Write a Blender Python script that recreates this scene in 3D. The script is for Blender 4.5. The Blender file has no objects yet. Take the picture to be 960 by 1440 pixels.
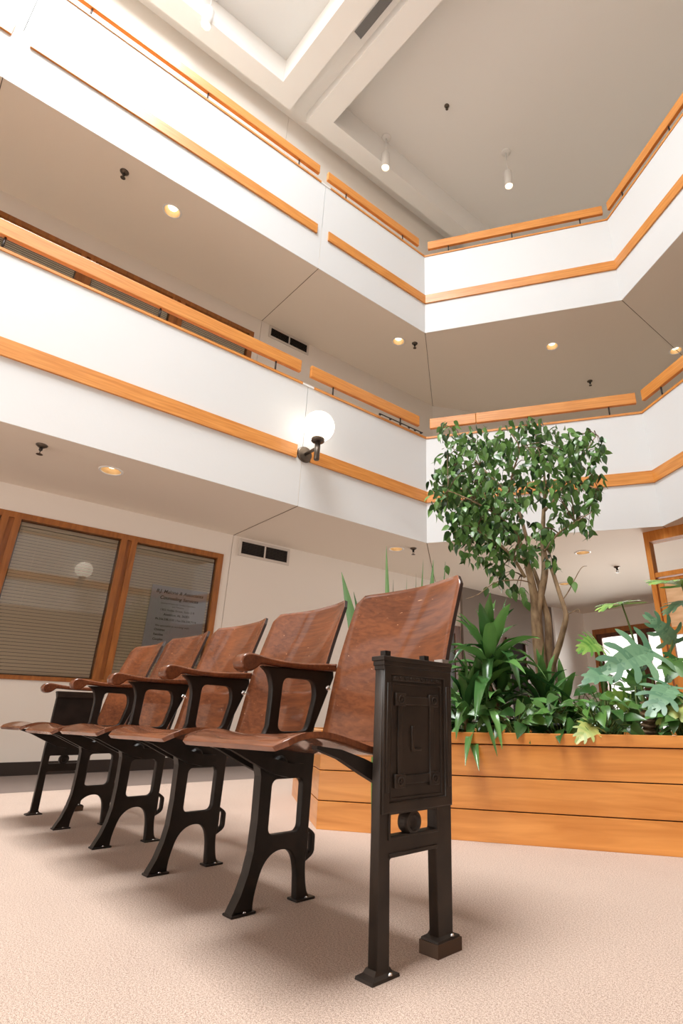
import bpy, bmesh, math, random
from math import sin, cos, tan, pi, radians, atan2, hypot, sqrt, acos
from mathutils import Vector, Matrix, Quaternion
random.seed(7)
S = bpy.context.scene
COL = S.collection
V = Vector

# ------------------------------------------------------------------ materials
def srgb(r, g, b):
    f = lambda c: (c/255/12.92) if c/255 <= .04045 else ((c/255+.055)/1.055)**2.4
    return (f(r), f(g), f(b), 1)

def new_mat(name):
    m = bpy.data.materials.new(name); m.use_nodes = True
    nt = m.node_tree; b = nt.nodes['Principled BSDF']
    return m, nt, b

def plain(name, col, rough=.6, metal=0, spec=.5, bump=0, bscale=60, coat=0):
    m, nt, b = new_mat(name)
    b.inputs['Base Color'].default_value = col
    b.inputs['Roughness'].default_value = rough
    b.inputs['Metallic'].default_value = metal
    b.inputs['Specular IOR Level'].default_value = spec
    b.inputs['Coat Weight'].default_value = coat
    if bump:
        tc = nt.nodes.new('ShaderNodeTexCoord'); n = nt.nodes.new('ShaderNodeTexNoise'); bp = nt.nodes.new('ShaderNodeBump')
        n.inputs['Scale'].default_value = bscale; n.inputs['Detail'].default_value = 4
        bp.inputs['Strength'].default_value = bump; bp.inputs['Distance'].default_value = .01
        nt.links.new(tc.outputs['Object'], n.inputs['Vector']); nt.links.new(n.outputs['Fac'], bp.inputs['Height'])
        nt.links.new(bp.outputs['Normal'], b.inputs['Normal'])
    return m

def noisy(name, c1, c2, scale=(5, 5, 5), rough=.5, detail=6, bump=0, lo=.35, hi=.65, coat=0, coat_rough=.1, spec=.5, rot=(0, 0, 0), dist=0, mid=None):
    """two colour noise stretched along an axis: wood grain, carpet, soil"""
    m, nt, b = new_mat(name)
    tc = nt.nodes.new('ShaderNodeTexCoord'); mp = nt.nodes.new('ShaderNodeMapping'); n = nt.nodes.new('ShaderNodeTexNoise')
    cr = nt.nodes.new('ShaderNodeValToRGB')
    mp.inputs['Scale'].default_value = scale; mp.inputs['Rotation'].default_value = rot
    n.inputs['Scale'].default_value = 1; n.inputs['Detail'].default_value = detail; n.inputs['Distortion'].default_value = dist
    cr.color_ramp.elements[0].position = lo; cr.color_ramp.elements[0].color = c1
    cr.color_ramp.elements[1].position = hi; cr.color_ramp.elements[1].color = c2
    nt.links.new(tc.outputs['Object'], mp.inputs['Vector']); nt.links.new(mp.outputs['Vector'], n.inputs['Vector'])
    nt.links.new(n.outputs['Fac'], cr.inputs['Fac']); nt.links.new(cr.outputs['Color'], b.inputs['Base Color'])
    b.inputs['Roughness'].default_value = rough; b.inputs['Coat Weight'].default_value = coat
    b.inputs['Coat Roughness'].default_value = coat_rough; b.inputs['Specular IOR Level'].default_value = spec
    if bump:
        bp = nt.nodes.new('ShaderNodeBump'); bp.inputs['Strength'].default_value = bump; bp.inputs['Distance'].default_value = .01
        nt.links.new(n.outputs['Fac'], bp.inputs['Height']); nt.links.new(bp.outputs['Normal'], b.inputs['Normal'])
    return m

def emit(name, col, strength):
    m, nt, b = new_mat(name)
    b.inputs['Base Color'].default_value = col
    b.inputs['Emission Color'].default_value = col; b.inputs['Emission Strength'].default_value = strength
    return m

def carpet(name, c1, c2):
    m, nt, b = new_mat(name)
    tc = nt.nodes.new('ShaderNodeTexCoord')
    n1 = nt.nodes.new('ShaderNodeTexNoise'); n2 = nt.nodes.new('ShaderNodeTexNoise'); n3 = nt.nodes.new('ShaderNodeTexNoise')
    n1.inputs['Scale'].default_value = 230; n1.inputs['Detail'].default_value = 6; n1.inputs['Roughness'].default_value = .85
    n2.inputs['Scale'].default_value = 700; n2.inputs['Detail'].default_value = 2
    n3.inputs['Scale'].default_value = 3; n3.inputs['Detail'].default_value = 3
    for n in (n1, n2, n3): nt.links.new(tc.outputs['Object'], n.inputs['Vector'])
    a = nt.nodes.new('ShaderNodeMath'); a.operation = 'MULTIPLY_ADD'; a.inputs[1].default_value = .5
    h = nt.nodes.new('ShaderNodeMath'); h.operation = 'MULTIPLY'; h.inputs[1].default_value = .5
    nt.links.new(n2.outputs['Fac'], h.inputs[0]); nt.links.new(n1.outputs['Fac'], a.inputs[0]); nt.links.new(h.outputs[0], a.inputs[2])
    cr = nt.nodes.new('ShaderNodeValToRGB')
    cr.color_ramp.elements[0].position = .42; cr.color_ramp.elements[0].color = c1
    cr.color_ramp.elements[1].position = .56; cr.color_ramp.elements[1].color = c2
    nt.links.new(a.outputs[0], cr.inputs['Fac'])
    mx = nt.nodes.new('ShaderNodeMixRGB'); mx.blend_type = 'MULTIPLY'
    cr2 = nt.nodes.new('ShaderNodeValToRGB'); cr2.color_ramp.elements[0].color = (.88, .88, .88, 1); cr2.color_ramp.elements[1].color = (1.06, 1.06, 1.06, 1)
    nt.links.new(n3.outputs['Fac'], cr2.inputs['Fac']); mx.inputs['Fac'].default_value = 1
    nt.links.new(cr.outputs['Color'], mx.inputs[1]); nt.links.new(cr2.outputs['Color'], mx.inputs[2])
    nt.links.new(mx.outputs['Color'], b.inputs['Base Color'])
    bp = nt.nodes.new('ShaderNodeBump'); bp.inputs['Strength'].default_value = .5; bp.inputs['Distance'].default_value = .012
    nt.links.new(a.outputs[0], bp.inputs['Height']); nt.links.new(bp.outputs['Normal'], b.inputs['Normal'])
    b.inputs['Roughness'].default_value = 1; b.inputs['Specular IOR Level'].default_value = .1
    b.inputs['Sheen Weight'].default_value = .15
    return m

def leafmat(name, c1, c2, rough=.35, trans=.18):
    m, nt, b = new_mat(name)
    g = nt.nodes.new('ShaderNodeNewGeometry'); cr = nt.nodes.new('ShaderNodeValToRGB')
    cr.color_ramp.elements[0].color = c1; cr.color_ramp.elements[1].color = c2
    nt.links.new(g.outputs['Random Per Island'], cr.inputs['Fac']); nt.links.new(cr.outputs['Color'], b.inputs['Base Color'])
    b.inputs['Roughness'].default_value = rough
    tr = nt.nodes.new('ShaderNodeBsdfTranslucent'); mx = nt.nodes.new('ShaderNodeMixShader'); mx.inputs['Fac'].default_value = trans
    nt.links.new(cr.outputs['Color'], tr.inputs['Color'])
    nt.links.new(b.outputs['BSDF'], mx.inputs[1]); nt.links.new(tr.outputs['BSDF'], mx.inputs[2])
    nt.links.new(mx.outputs['Shader'], nt.nodes['Material Output'].inputs['Surface'])
    return m

def seatwood(name):
    """varnished red-brown plywood: fine long grain, worn paler patches, scratches"""
    m, nt, b = new_mat(name)
    L = nt.links.new
    tc = nt.nodes.new('ShaderNodeTexCoord')
    def noise(scale, detail, rot=(0, 0, 0), dist=0):
        mp = nt.nodes.new('ShaderNodeMapping'); mp.inputs['Scale'].default_value = scale; mp.inputs['Rotation'].default_value = rot
        n = nt.nodes.new('ShaderNodeTexNoise'); n.inputs['Scale'].default_value = 1; n.inputs['Detail'].default_value = detail; n.inputs['Distortion'].default_value = dist
        L(tc.outputs['Object'], mp.inputs['Vector']); L(mp.outputs['Vector'], n.inputs['Vector']); return n
    g = noise((6, 120, 90), 5, dist=.6); w = noise((3, 5, 5), 4, dist=1); s = noise((22, 220, 130), 2, rot=(0, .5, .3))
    cr = nt.nodes.new('ShaderNodeValToRGB')
    cr.color_ramp.elements[0].position = .3; cr.color_ramp.elements[0].color = srgb(70, 37, 21)
    cr.color_ramp.elements[1].position = .75; cr.color_ramp.elements[1].color = srgb(132, 76, 44)
    L(g.outputs['Fac'], cr.inputs['Fac'])
    cr2 = nt.nodes.new('ShaderNodeValToRGB')
    cr2.color_ramp.elements[0].position = .35; cr2.color_ramp.elements[0].color = srgb(76, 40, 24)
    cr2.color_ramp.elements[1].position = .7; cr2.color_ramp.elements[1].color = srgb(134, 78, 46)
    L(w.outputs['Fac'], cr2.inputs['Fac'])
    mx = nt.nodes.new('ShaderNodeMixRGB'); mx.inputs['Fac'].default_value = .5
    L(cr.outputs['Color'], mx.inputs[1]); L(cr2.outputs['Color'], mx.inputs[2])
    cs = nt.nodes.new('ShaderNodeValToRGB'); cs.color_ramp.elements[0].position = .73; cs.color_ramp.elements[0].color = (0, 0, 0, 1)
    cs.color_ramp.elements[1].position = .76; cs.color_ramp.elements[1].color = (.55, .55, .55, 1)
    L(s.outputs['Fac'], cs.inputs['Fac'])
    mx2 = nt.nodes.new('ShaderNodeMixRGB'); L(cs.outputs['Color'], mx2.inputs['Fac']); L(mx.outputs['Color'], mx2.inputs[1]); mx2.inputs[2].default_value = srgb(214, 160, 122)
    L(mx2.outputs['Color'], b.inputs['Base Color'])
    b.inputs['Roughness'].default_value = .5; b.inputs['Specular IOR Level'].default_value = .12
    b.inputs['Coat Weight'].default_value = .85; b.inputs['Coat Roughness'].default_value = .1; b.inputs['Coat IOR'].default_value = 1.55
    bp = nt.nodes.new('ShaderNodeBump'); bp.inputs['Strength'].default_value = .06; bp.inputs['Distance'].default_value = .004
    L(g.outputs['Fac'], bp.inputs['Height']); L(bp.outputs['Normal'], b.inputs['Normal'])
    return m

M = {}
M['white'] = plain('white_paint', (.70, .71, .71, 1), .55, bump=.05, bscale=40)
M['offwhite'] = plain('off_white_paint', (.80, .75, .69, 1), .7, bump=.05, bscale=50)
M['soffit'] = plain('soffit_paint', (.80, .725, .63, 1), .75, bump=.04, bscale=50)
M['pale'] = plain('daylit_wall_paint', (.93, .91, .88, 1), .7)  # wall colour lightened to paint in the daylight from the entrance
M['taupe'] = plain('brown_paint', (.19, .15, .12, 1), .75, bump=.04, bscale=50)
M['ceil'] = plain('ceiling_paint', (.84, .825, .80, 1), .75)
M['joint'] = plain('dark_joint', srgb(96, 76, 60), .8)
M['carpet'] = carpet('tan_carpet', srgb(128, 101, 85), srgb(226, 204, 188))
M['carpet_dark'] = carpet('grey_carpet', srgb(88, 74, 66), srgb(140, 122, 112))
M['base'] = plain('dark_baseboard', srgb(44, 34, 29), .5)
M['wood'] = noisy('honey_wood', srgb(196, 122, 50), srgb(222, 152, 76), (3, 3, 60), .38, 4, coat=.2, dist=.4, lo=.3, hi=.7)
M['wood_dark'] = noisy('window_wood', srgb(134, 78, 30), srgb(168, 104, 46), (30, 30, 4), .42, 4, coat=.15, dist=.4, lo=.3, hi=.7)
M['plank'] = noisy('planter_wood', srgb(196, 122, 48), srgb(226, 154, 76), (2.2, 2.2, 26), .36, 5, coat=.25, dist=.8, lo=.3, hi=.72)
M['frame_wood'] = noisy('door_frame_wood', srgb(182, 110, 44), srgb(206, 136, 64), (30, 30, 4), .6, 4, spec=.15, dist=.4, lo=.3, hi=.7)
M['door_wood'] = noisy('door_wood', srgb(74, 40, 22), srgb(104, 60, 32), (30, 30, 3), .45, 4)
M['ply'] = noisy('plywood_panel', srgb(196, 150, 104), srgb(226, 186, 142), (3, 3, 14), .5, 4)
M['seat'] = seatwood('varnished_seat_wood')
M['seat_edge'] = plain('dark_ply_edge', srgb(40, 24, 18), .5)
M['iron'] = noisy('brown_black_iron', srgb(24, 20, 17), srgb(38, 32, 28), (14, 14, 14), .4, 4, bump=.08, spec=.3)
M['iron_panel'] = noisy('brown_cast_iron', srgb(36, 29, 24), srgb(50, 41, 34), (14, 14, 14), .48, 4, bump=.08, spec=.35)
M['steel'] = plain('steel', (.6, .6, .6, 1), .3, 1)
M['screw'] = plain('bright_screw', (.8, .8, .82, 1), .25, 1)
M['dark_metal'] = plain('dark_metal', srgb(58, 54, 52), .4, .6)
M['bronze'] = plain('bronze_metal', srgb(98, 88, 78), .35, .7)
M['black'] = plain('black_plastic', srgb(18, 18, 18), .4)
M['vent'] = plain('vent_paint', (.62, .57, .52, 1), .5)
M['vent_dark'] = plain('vent_dark', srgb(40, 33, 28), .8)
M['vent_grey'] = plain('vent_grey_metal', srgb(150, 150, 150), .4, .5)
M['slat'] = plain('blind_slat', srgb(250, 236, 206), .5)
M['dark_room'] = plain('dark_office', srgb(120, 96, 70), .9)
M['globe'] = emit('lit_globe', (1, .90, .76, 1), 2.4)
M['bulb'] = emit('lit_bulb', (1, .82, .58, 1), 3)
M['reflector'] = plain('gold_reflector', (.62, .45, .25, 1), .4, .3)
M['white_metal'] = plain('white_enamel', (.82, .81, .79, 1), .4)
M['sign'] = plain('grey_sign_board', srgb(206, 208, 216), .35, .0)
M['ink'] = plain('black_ink', srgb(28, 28, 32), .6)
M['soil'] = noisy('potting_soil', srgb(34, 24, 17), srgb(66, 48, 34), (40, 40, 40), .95, 6, bump=.6)
M['bark'] = noisy('ficus_bark', srgb(120, 96, 72), srgb(176, 150, 118), (30, 30, 12), .8, 6, bump=.25)
M['twig'] = plain('twig_bark', srgb(104, 84, 62), .8)
M['stem'] = plain('green_stem', srgb(92, 112, 52), .5)
M['scar'] = noisy('scarred_stem', srgb(110, 84, 60), srgb(176, 148, 112), (40, 40, 40), .8, 5, bump=.4)
M['ficus'] = leafmat('ficus_leaf', srgb(28, 58, 26), srgb(112, 156, 82), .32, .2)
M['drac'] = leafmat('dracaena_leaf', srgb(44, 84, 44), srgb(104, 150, 80), .22, .15)
M['snake'] = leafmat('snake_leaf', srgb(46, 86, 44), srgb(104, 140, 84), .4, .05)
M['phil'] = leafmat('philodendron_leaf', srgb(80, 122, 92), srgb(120, 158, 122), .38, .12)
M['phil2'] = leafmat('philodendron_leaf_fresh', srgb(86, 140, 56), srgb(150, 186, 92), .36, .2)
M['phil3'] = leafmat('philodendron_leaf_old', srgb(150, 172, 92), srgb(196, 196, 110), .4, .2)
M['pothos'] = leafmat('pothos_leaf', srgb(32, 70, 32), srgb(96, 142, 66), .28, .15)
M['brick'] = None

def brick():
    m, nt, b = new_mat('red_brick')
    tc = nt.nodes.new('ShaderNodeTexCoord'); mp = nt.nodes.new('ShaderNodeMapping'); t = nt.nodes.new('ShaderNodeTexBrick')
    mp.inputs['Rotation'].default_value = (pi/2, 0, 0)
    t.inputs['Color1'].default_value = srgb(110, 60, 44); t.inputs['Color2'].default_value = srgb(84, 44, 34); t.inputs['Mortar'].default_value = srgb(120, 104, 92)
    t.inputs['Scale'].default_value = 4.5
    nt.links.new(tc.outputs['Object'], mp.inputs['Vector']); nt.links.new(mp.outputs['Vector'], t.inputs['Vector']); nt.links.new(t.outputs['Color'], b.inputs['Base Color'])
    b.inputs['Roughness'].default_value = .85
    return m
M['brick'] = brick()

def glass():
    m, nt, b = new_mat('window_glass')
    nt.nodes.remove(b)
    g = nt.nodes.new('ShaderNodeBsdfGlossy'); g.inputs['Roughness'].default_value = .0; g.inputs['Color'].default_value = (1, 1, 1, 1)
    t = nt.nodes.new('ShaderNodeBsdfTransparent'); t.inputs['Color'].default_value = (1, 1, 1, 1)
    f = nt.nodes.new('ShaderNodeFresnel'); f.inputs['IOR'].default_value = 1.7
    mx = nt.nodes.new('ShaderNodeMixShader')
    nt.links.new(f.outputs['Fac'], mx.inputs['Fac']); nt.links.new(t.outputs['BSDF'], mx.inputs[1]); nt.links.new(g.outputs['BSDF'], mx.inputs[2])
    nt.links.new(mx.outputs['Shader'], nt.nodes['Material Output'].inputs['Surface'])
    return m
M['glass'] = glass()

# ------------------------------------------------------------------ object helpers
LOC = {}
def tag(o, label=None, cat=None, group=None, kind=None):
    if label: o['label'] = label
    if cat: o['category'] = cat
    if group: o['group'] = group
    if kind: o['kind'] = kind
    return o
def thing(name, loc, label, cat, group=None):
    o = bpy.data.objects.new(name, None); COL.objects.link(o); o.location = loc; o.empty_display_size = .1
    LOC[o] = V(loc); return tag(o, label, cat, group)
def link(name, me, mat, parent=None, smooth=False):
    o = bpy.data.objects.new(name, me); COL.objects.link(o)
    if mat is not None:
        for mm in (mat if isinstance(mat, (list, tuple)) else [mat]): me.materials.append(mm)
    if parent is not None:
        L = LOC[parent]; me.transform(Matrix.Translation(-L)); o.parent = parent; LOC[o] = L
    else: LOC[o] = V((0, 0, 0))
    if smooth:
        for p in me.polygons: p.use_smooth = True
    return o
def obj(name, bm, mat, parent=None, smooth=False, base=None):
    """link bm (world coordinates) as one object; a parentless thing gets its origin at base"""
    me = bpy.data.meshes.new(name)
    bmesh.ops.recalc_face_normals(bm, faces=bm.faces[:])
    bm.to_mesh(me); bm.free()
    o = link(name, me, mat, parent, smooth)
    if base is not None and parent is None:
        me.transform(Matrix.Translation(-V(base))); o.location = base; LOC[o] = V(base)
    return o
def struct(name, bm, mat, parent=None, smooth=False):
    o = obj(name, bm, mat, parent, smooth)
    if parent is None: o['kind'] = 'structure'
    return o

def prism(bm, pts, z0, z1):
    a = [bm.verts.new((p[0], p[1], z0)) for p in pts]; b = [bm.verts.new((p[0], p[1], z1)) for p in pts]
    n = len(pts)
    bm.faces.new(a); bm.faces.new(b)
    for i in range(n): bm.faces.new((a[i], a[(i+1) % n], b[(i+1) % n], b[i]))
    return a+b
def box(bm, x0, x1, y0, y1, z0, z1, T=None, bev=0):
    vs = prism(bm, [(x0, y0), (x1, y0), (x1, y1), (x0, y1)], z0, z1)
    if bev:
        es = {e for v in vs for e in v.link_edges}
        r = bmesh.ops.bevel(bm, geom=list(es), offset=bev, segments=2, affect='EDGES', profile=.5)
        vs = list({v for f in r['faces'] for v in f.verts} | {v for v in vs if v.is_valid})
    if T is not None:
        for v in vs: v.co = T @ v.co
    return vs
def tube(bm, pts, rad, seg=10, caps=True):
    pts = [V(p) for p in pts]; n = len(pts)
    if not isinstance(rad, (list, tuple)): rad = [rad]*n
    rings = []; prev = None
    for i, p in enumerate(pts):
        d = (pts[min(i+1, n-1)]-pts[max(i-1, 0)]).normalized()
        if prev is None:
            up = V((0, 0, 1)) if abs(d.z) < .9 else V((1, 0, 0)); u = d.cross(up).normalized()
        else: u = (prev - d*prev.dot(d)).normalized()
        prev = u; w = d.cross(u)
        rings.append([bm.verts.new(p+(u*cos(2*pi*k/seg)+w*sin(2*pi*k/seg))*rad[i]) for k in range(seg)])
    for a, b in zip(rings, rings[1:]):
        for k in range(seg): bm.faces.new((a[k], a[(k+1) % seg], b[(k+1) % seg], b[k]))
    if caps:
        bm.faces.new(rings[0][::-1]); bm.faces.new(rings[-1])
    return rings
def lathe(bm, prof, T, seg=24):
    """prof: (radius, height) list turned about local z of T"""
    rings = []
    for r, h in prof:
        if r < 1e-5: rings.append([bm.verts.new(T @ V((0, 0, h)))])
        else: rings.append([bm.verts.new(T @ V((r*cos(2*pi*k/seg), r*sin(2*pi*k/seg), h))) for k in range(seg)])
    for a, b in zip(rings, rings[1:]):
        for k in range(seg):
            k2 = (k+1) % seg
            if len(a) == 1 and len(b) == 1: continue
            if len(a) == 1: bm.faces.new((a[0], b[k2], b[k]))
            elif len(b) == 1: bm.faces.new((a[k], a[k2], b[0]))
            else: bm.faces.new((a[k], a[k2], b[k2], b[k]))
def catmull(pts, closed=False, sub=5):
    n = len(pts); out = []
    rng = range(n) if closed else range(n-1)
    for i in rng:
        P = [V(pts[(i+k) % n] if closed else pts[max(0, min(n-1, i+k))]) for k in (-1, 0, 1, 2)]
        for s in range(sub):
            t = s/sub
            out.append(.5*((2*P[1])+(P[2]-P[0])*t+(2*P[0]-5*P[1]+4*P[2]-P[3])*t*t+(3*P[1]-P[0]-3*P[2]+P[3])*t**3))
    if not closed: out.append(V(pts[-1]))
    return out
def plate(outlines, half, bev=.0025):
    """flat casting: 2D outlines (holes allowed) -> mesh in (x, y) with thickness +-half in z"""
    cu = bpy.data.curves.new('c', 'CURVE'); cu.dimensions = '2D'; cu.fill_mode = 'BOTH'
    cu.extrude = max(half-bev, .0005); cu.bevel_depth = bev; cu.bevel_resolution = 1; cu.offset = -bev
    for pts in outlines:
        sp = cu.splines.new('POLY'); sp.points.add(len(pts)-1); sp.use_cyclic_u = True
        for q, p in zip(sp.points, pts): q.co = (p[0], p[1], 0, 1)
    o = bpy.data.objects.new('c', cu); COL.objects.link(o)
    dg = bpy.context.evaluated_depsgraph_get(); dg.update()
    me = bpy.data.meshes.new_from_object(o.evaluated_get(dg))
    bpy.data.objects.remove(o); bpy.data.curves.remove(cu)
    bm = bmesh.new(); bm.from_mesh(me); bpy.data.meshes.remove(me)
    return bm
def merge(bm, src, T=None):
    mp = {}
    for v in src.verts: mp[v] = bm.verts.new(T @ v.co if T is not None else v.co)
    for f in src.faces:
        try: nf = bm.faces.new([mp[v] for v in f.verts]); nf.material_index = f.material_index; nf.smooth = f.smooth
        except ValueError: pass
    src.free()
def rrect(y0, y1, z0, z1, r, n=4):
    out = []
    for cx, cy, a0 in ((y1-r, z0+r, -90), (y1-r, z1-r, 0), (y0+r, z1-r, 90), (y0+r, z0+r, 180)):
        for k in range(n+1):
            a = radians(a0+90*k/n); out.append((cx+r*cos(a), cy+r*sin(a)))
    return out
def roundpoly(pts, r, n=4):
    out = []; m = len(pts)
    for i in range(m):
        p = V(pts[i]); a = (V(pts[i-1])-p); b = (V(pts[(i+1) % m])-p)
        rr = min(r, a.length*.45, b.length*.45)
        A = p+a.normalized()*rr; B = p+b.normalized()*rr
        for k in range(n+1):
            t = k/n; out.append(tuple(A*(1-t)**2+p*2*t*(1-t)+B*t*t))
    return out

# ------------------------------------------------------------------ camera
CAM = V((0, 0, .43))
YAW, PITCH, ROLL = radians(49.97635), radians(21.50274), radians(-.62529)
R = Matrix.Rotation(YAW, 3, 'Z') @ Matrix.Rotation(PITCH, 3, 'X') @ Matrix.Rotation(ROLL, 3, 'Y')
cd = bpy.data.cameras.new('camera'); cam = bpy.data.objects.new('camera', cd); COL.objects.link(cam)
cam.matrix_world = Matrix.Translation(CAM) @ (R @ Matrix.Rotation(pi/2, 3, 'X')).to_4x4()
cd.sensor_fit = 'HORIZONTAL'; cd.sensor_width = 36; cd.lens = 750.375/960*36
cd.shift_x = -(563.325-480)/960; cd.shift_y = .9/960
cd.clip_start = .02; cd.clip_end = 200
S.camera = cam
def ray(px, py): return R @ V(((px-563.325)/750.375, 1, -(py-720.9)/750.375))
def hit(px, py, P, n):
    """the point of the plane (P, n) that the photograph shows at a pixel"""
    d = ray(px, py); return CAM + d*((V(P)-CAM).dot(n)/d.dot(n))
def at_z(px, py, z): return hit(px, py, (0, 0, z), V((0, 0, 1)))

# ------------------------------------------------------------------ the room
XW = -5.69                                  # office wall
HX = -4.414                                 # left balcony face
A = V((HX, 4.116)); LS = 2.5807
B = A + V((cos(radians(35.13)), sin(radians(35.13))))*LS
C = B + V((cos(radians(-25.24)), sin(radians(-25.24))))*3.49
Y0 = -2.5
RING = [V((HX, Y0)), A, B, C, V((C.x, Y0)), V(((HX+C.x)/2, Y0-1.5))]
NR = len(RING)
def segment(i, ring=None):
    ring = ring or RING; n = len(ring)
    a, b = ring[i % n], ring[(i+1) % n]; d = (b-a); L = d.length; d = d/L
    nrm = V((-d.y, d.x))
    def turn(j):
        u = (ring[j % n]-ring[(j-1) % n]).normalized(); w = (ring[(j+1) % n]-ring[j % n]).normalized()
        return atan2(u.x*w.y-u.y*w.x, u.dot(w))
    return a, d, nrm, L, turn(i), turn(i+1)
def band(bm, i, s0, s1, z0, z1, d0, d1, ring=None, bev=0):
    """a bar along one side of a polygon, from s0 to s1 (None: mitred to the corner); d is measured outwards"""
    a, d, n, L, t0, t1 = segment(i, ring)
    q = []
    for s, dd in ((s0, d0), (s1, d0), (s1, d1), (s0, d1)):
        pass
    def P(end, dd):
        if end == 0: s = s0 if s0 is not None else dd*tan(t0/2)
        else: s = s1 if s1 is not None else L-dd*tan(t1/2)
        return a+d*s+n*dd
    pts = [P(0, d0), P(1, d0), P(1, d1), P(0, d1)]
    vs = prism(bm, pts, z0, z1)
    if bev:
        es = {e for v in vs for e in v.link_edges}
        bmesh.ops.bevel(bm, geom=list(es), offset=bev, segments=2, affect='EDGES', profile=.5)

# floors: tan carpet in the atrium, darker carpet along the corridors
bm = bmesh.new()
prism(bm, [(HX+.01, -7), (4, -7), (4, 9.3), (HX+.01, 9.3)], -.2, 0); struct('floor', bm, M['carpet'])
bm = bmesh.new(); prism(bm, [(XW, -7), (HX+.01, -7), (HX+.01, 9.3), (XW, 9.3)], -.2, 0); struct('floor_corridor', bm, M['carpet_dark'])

WY0, WY1, WZ0, WZ1 = -1.92, 2.184, .737, 2.17
K = V((XW, 5.47))
def office_wall(name, zb, zt, wz, y1, y0=-7):
    bm = bmesh.new(); x0 = XW-.16
    seam = 2.27
    box(bm, x0, XW, y0, WY0, zb, zt)
    box(bm, x0, XW, WY0, WY1, zb, wz+WZ0); box(bm, x0, XW, WY0, WY1, wz+WZ1, zt)
    box(bm, x0, XW, WY1, seam-.003, zb, zt); box(bm, x0, XW, seam+.003, y1, zb, zt); box(bm, x0, XW-.012, seam-.01, seam+.01, zb, zt)
    return struct(name, bm, M['offwhite'])
office_wall('wall_left', 0, 2.45, 0, 6.0)
office_wall('wall_left_middle', 3.09, 5.52, 3.09, 5.47)
bm = bmesh.new(); box(bm, XW-.16, XW, -7, 2.267, 6.18, 10.2); box(bm, XW-.16, XW, 2.273, 9.7, 6.18, 10.2); box(bm, XW-.16, XW-.012, 2.26, 2.28, 6.18, 10.2)
struct('wall_left_top', bm, M['offwhite'])
# ground floor rear: the corridor wall runs on to the entrance
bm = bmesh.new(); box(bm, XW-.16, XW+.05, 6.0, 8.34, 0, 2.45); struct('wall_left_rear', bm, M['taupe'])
bm = bmesh.new(); box(bm, XW-.16, XW+.09, 8.34, 9.3, 0, 2.45); struct('wall_left_entry', bm, M['pale'])
bm = bmesh.new()
box(bm, XW-.2, -5.43, 9.3, 9.45, 0, 2.45); box(bm, -5.43, -1.9, 9.3, 9.45, 2.09, 2.45); box(bm, -1.9, 4, 9.3, 9.45, 0, 2.45)
struct('wall_back', bm, M['offwhite'])
def wall_poly(name, pts, z0, z1, mat):
    bm = bmesh.new()
    for p, q in zip(pts, pts[1:]):
        p, q = V(p), V(q); d = (q-p).normalized(); n = V((-d.y, d.x))*.12
        prism(bm, [p-d*.03, q+d*.03, q+d*.03+n, p-d*.03+n], z0, z1)
    return struct(name, bm, mat)
wall_poly('wall_back_middle', [(XW, 5.47), (-4.75, 7.3), (-3.4, 9.0), (.6, 9.0), (4, 6.4)], 3.09, 5.52, M['offwhite'])
wall_poly('wall_back_top', [(XW, 9.6), (4, 9.6)], 6.18, 10.2, M['offwhite'])
wall_poly('wall_right', [(4, 9.4), (4, -7)], 0, 10.2, M['offwhite'])
bm = bmesh.new()
box(bm, XW, 4, -7.15, -7, 2.25, 10.2); box(bm, XW, -4.4, -7.15, -7, 0, 2.25); box(bm, 2.6, 4, -7.15, -7, 0, 2.25); struct('wall_front', bm, M['offwhite'])
bm = bmesh.new(); box(bm, -4.4, 2.6, -7.12, -7.0, 2.17, 2.25); box(bm, -4.4, 2.6, -7.12, -7.0, 0, .12)
for k in range(6): x = -4.4+7.0*k/5; box(bm, x-.04, x+.04, -7.12, -7.0, .12, 2.17)
wf = struct('window_4', bm, M['wood_dark'])  # unseen window, added to bring fill light from behind the camera
bm = bmesh.new(); bm.faces.new([bm.verts.new(q) for q in ((-4.4, -7.06, .12), (2.6, -7.06, .12), (2.6, -7.06, 2.17), (-4.4, -7.06, 2.17))]); struct('pane', bm, M['glass'], wf)

# balcony floor slabs (their undersides are the soffits)
OUT = [V((XW-.1, -7)), V((XW-.1, 9.4)), V((-1.4, 9.4)), V((4.1, 9.4)), V((4.1, -7)), V((-2, -7))]
def slab(name, z0, z1):
    bm = bmesh.new()
    order = [(RING[i], OUT[i]) for i in range(NR)]
    lo_i = [bm.verts.new((p.x, p.y, z0)) for p, q in order]; lo_o = [bm.verts.new((q.x, q.y, z0)) for p, q in order]
    hi_i = [bm.verts.new((p.x, p.y, z1)) for p, q in order]; hi_o = [bm.verts.new((q.x, q.y, z1)) for p, q in order]
    for i in range(NR):
        j = (i+1) % NR
        bm.faces.new((lo_i[i], lo_i[j], lo_o[j], lo_o[i])); bm.faces.new((hi_i[i], hi_o[i], hi_o[j], hi_i[j]))
        bm.faces.new((lo_i[i], hi_i[i], hi_i[j], lo_i[j])); bm.faces.new((lo_o[i], lo_o[j], hi_o[j], hi_o[i]))
    return struct(name, bm, M['soffit'])
# the slab edge sits behind the balcony facing
RING_SAVE = RING
def ring_offset(d):
    out = []
    for i in range(NR):
        a, dd, n, L, t0, t1 = segment(i, RING_SAVE); out.append(a+dd*(d*tan(t0/2))+n*d)
    return out
RING = ring_offset(.004); slab('ceiling_ground', 2.420, 3.09); slab('ceiling_middle', 5.511, 6.18); RING = RING_SAVE

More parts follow.
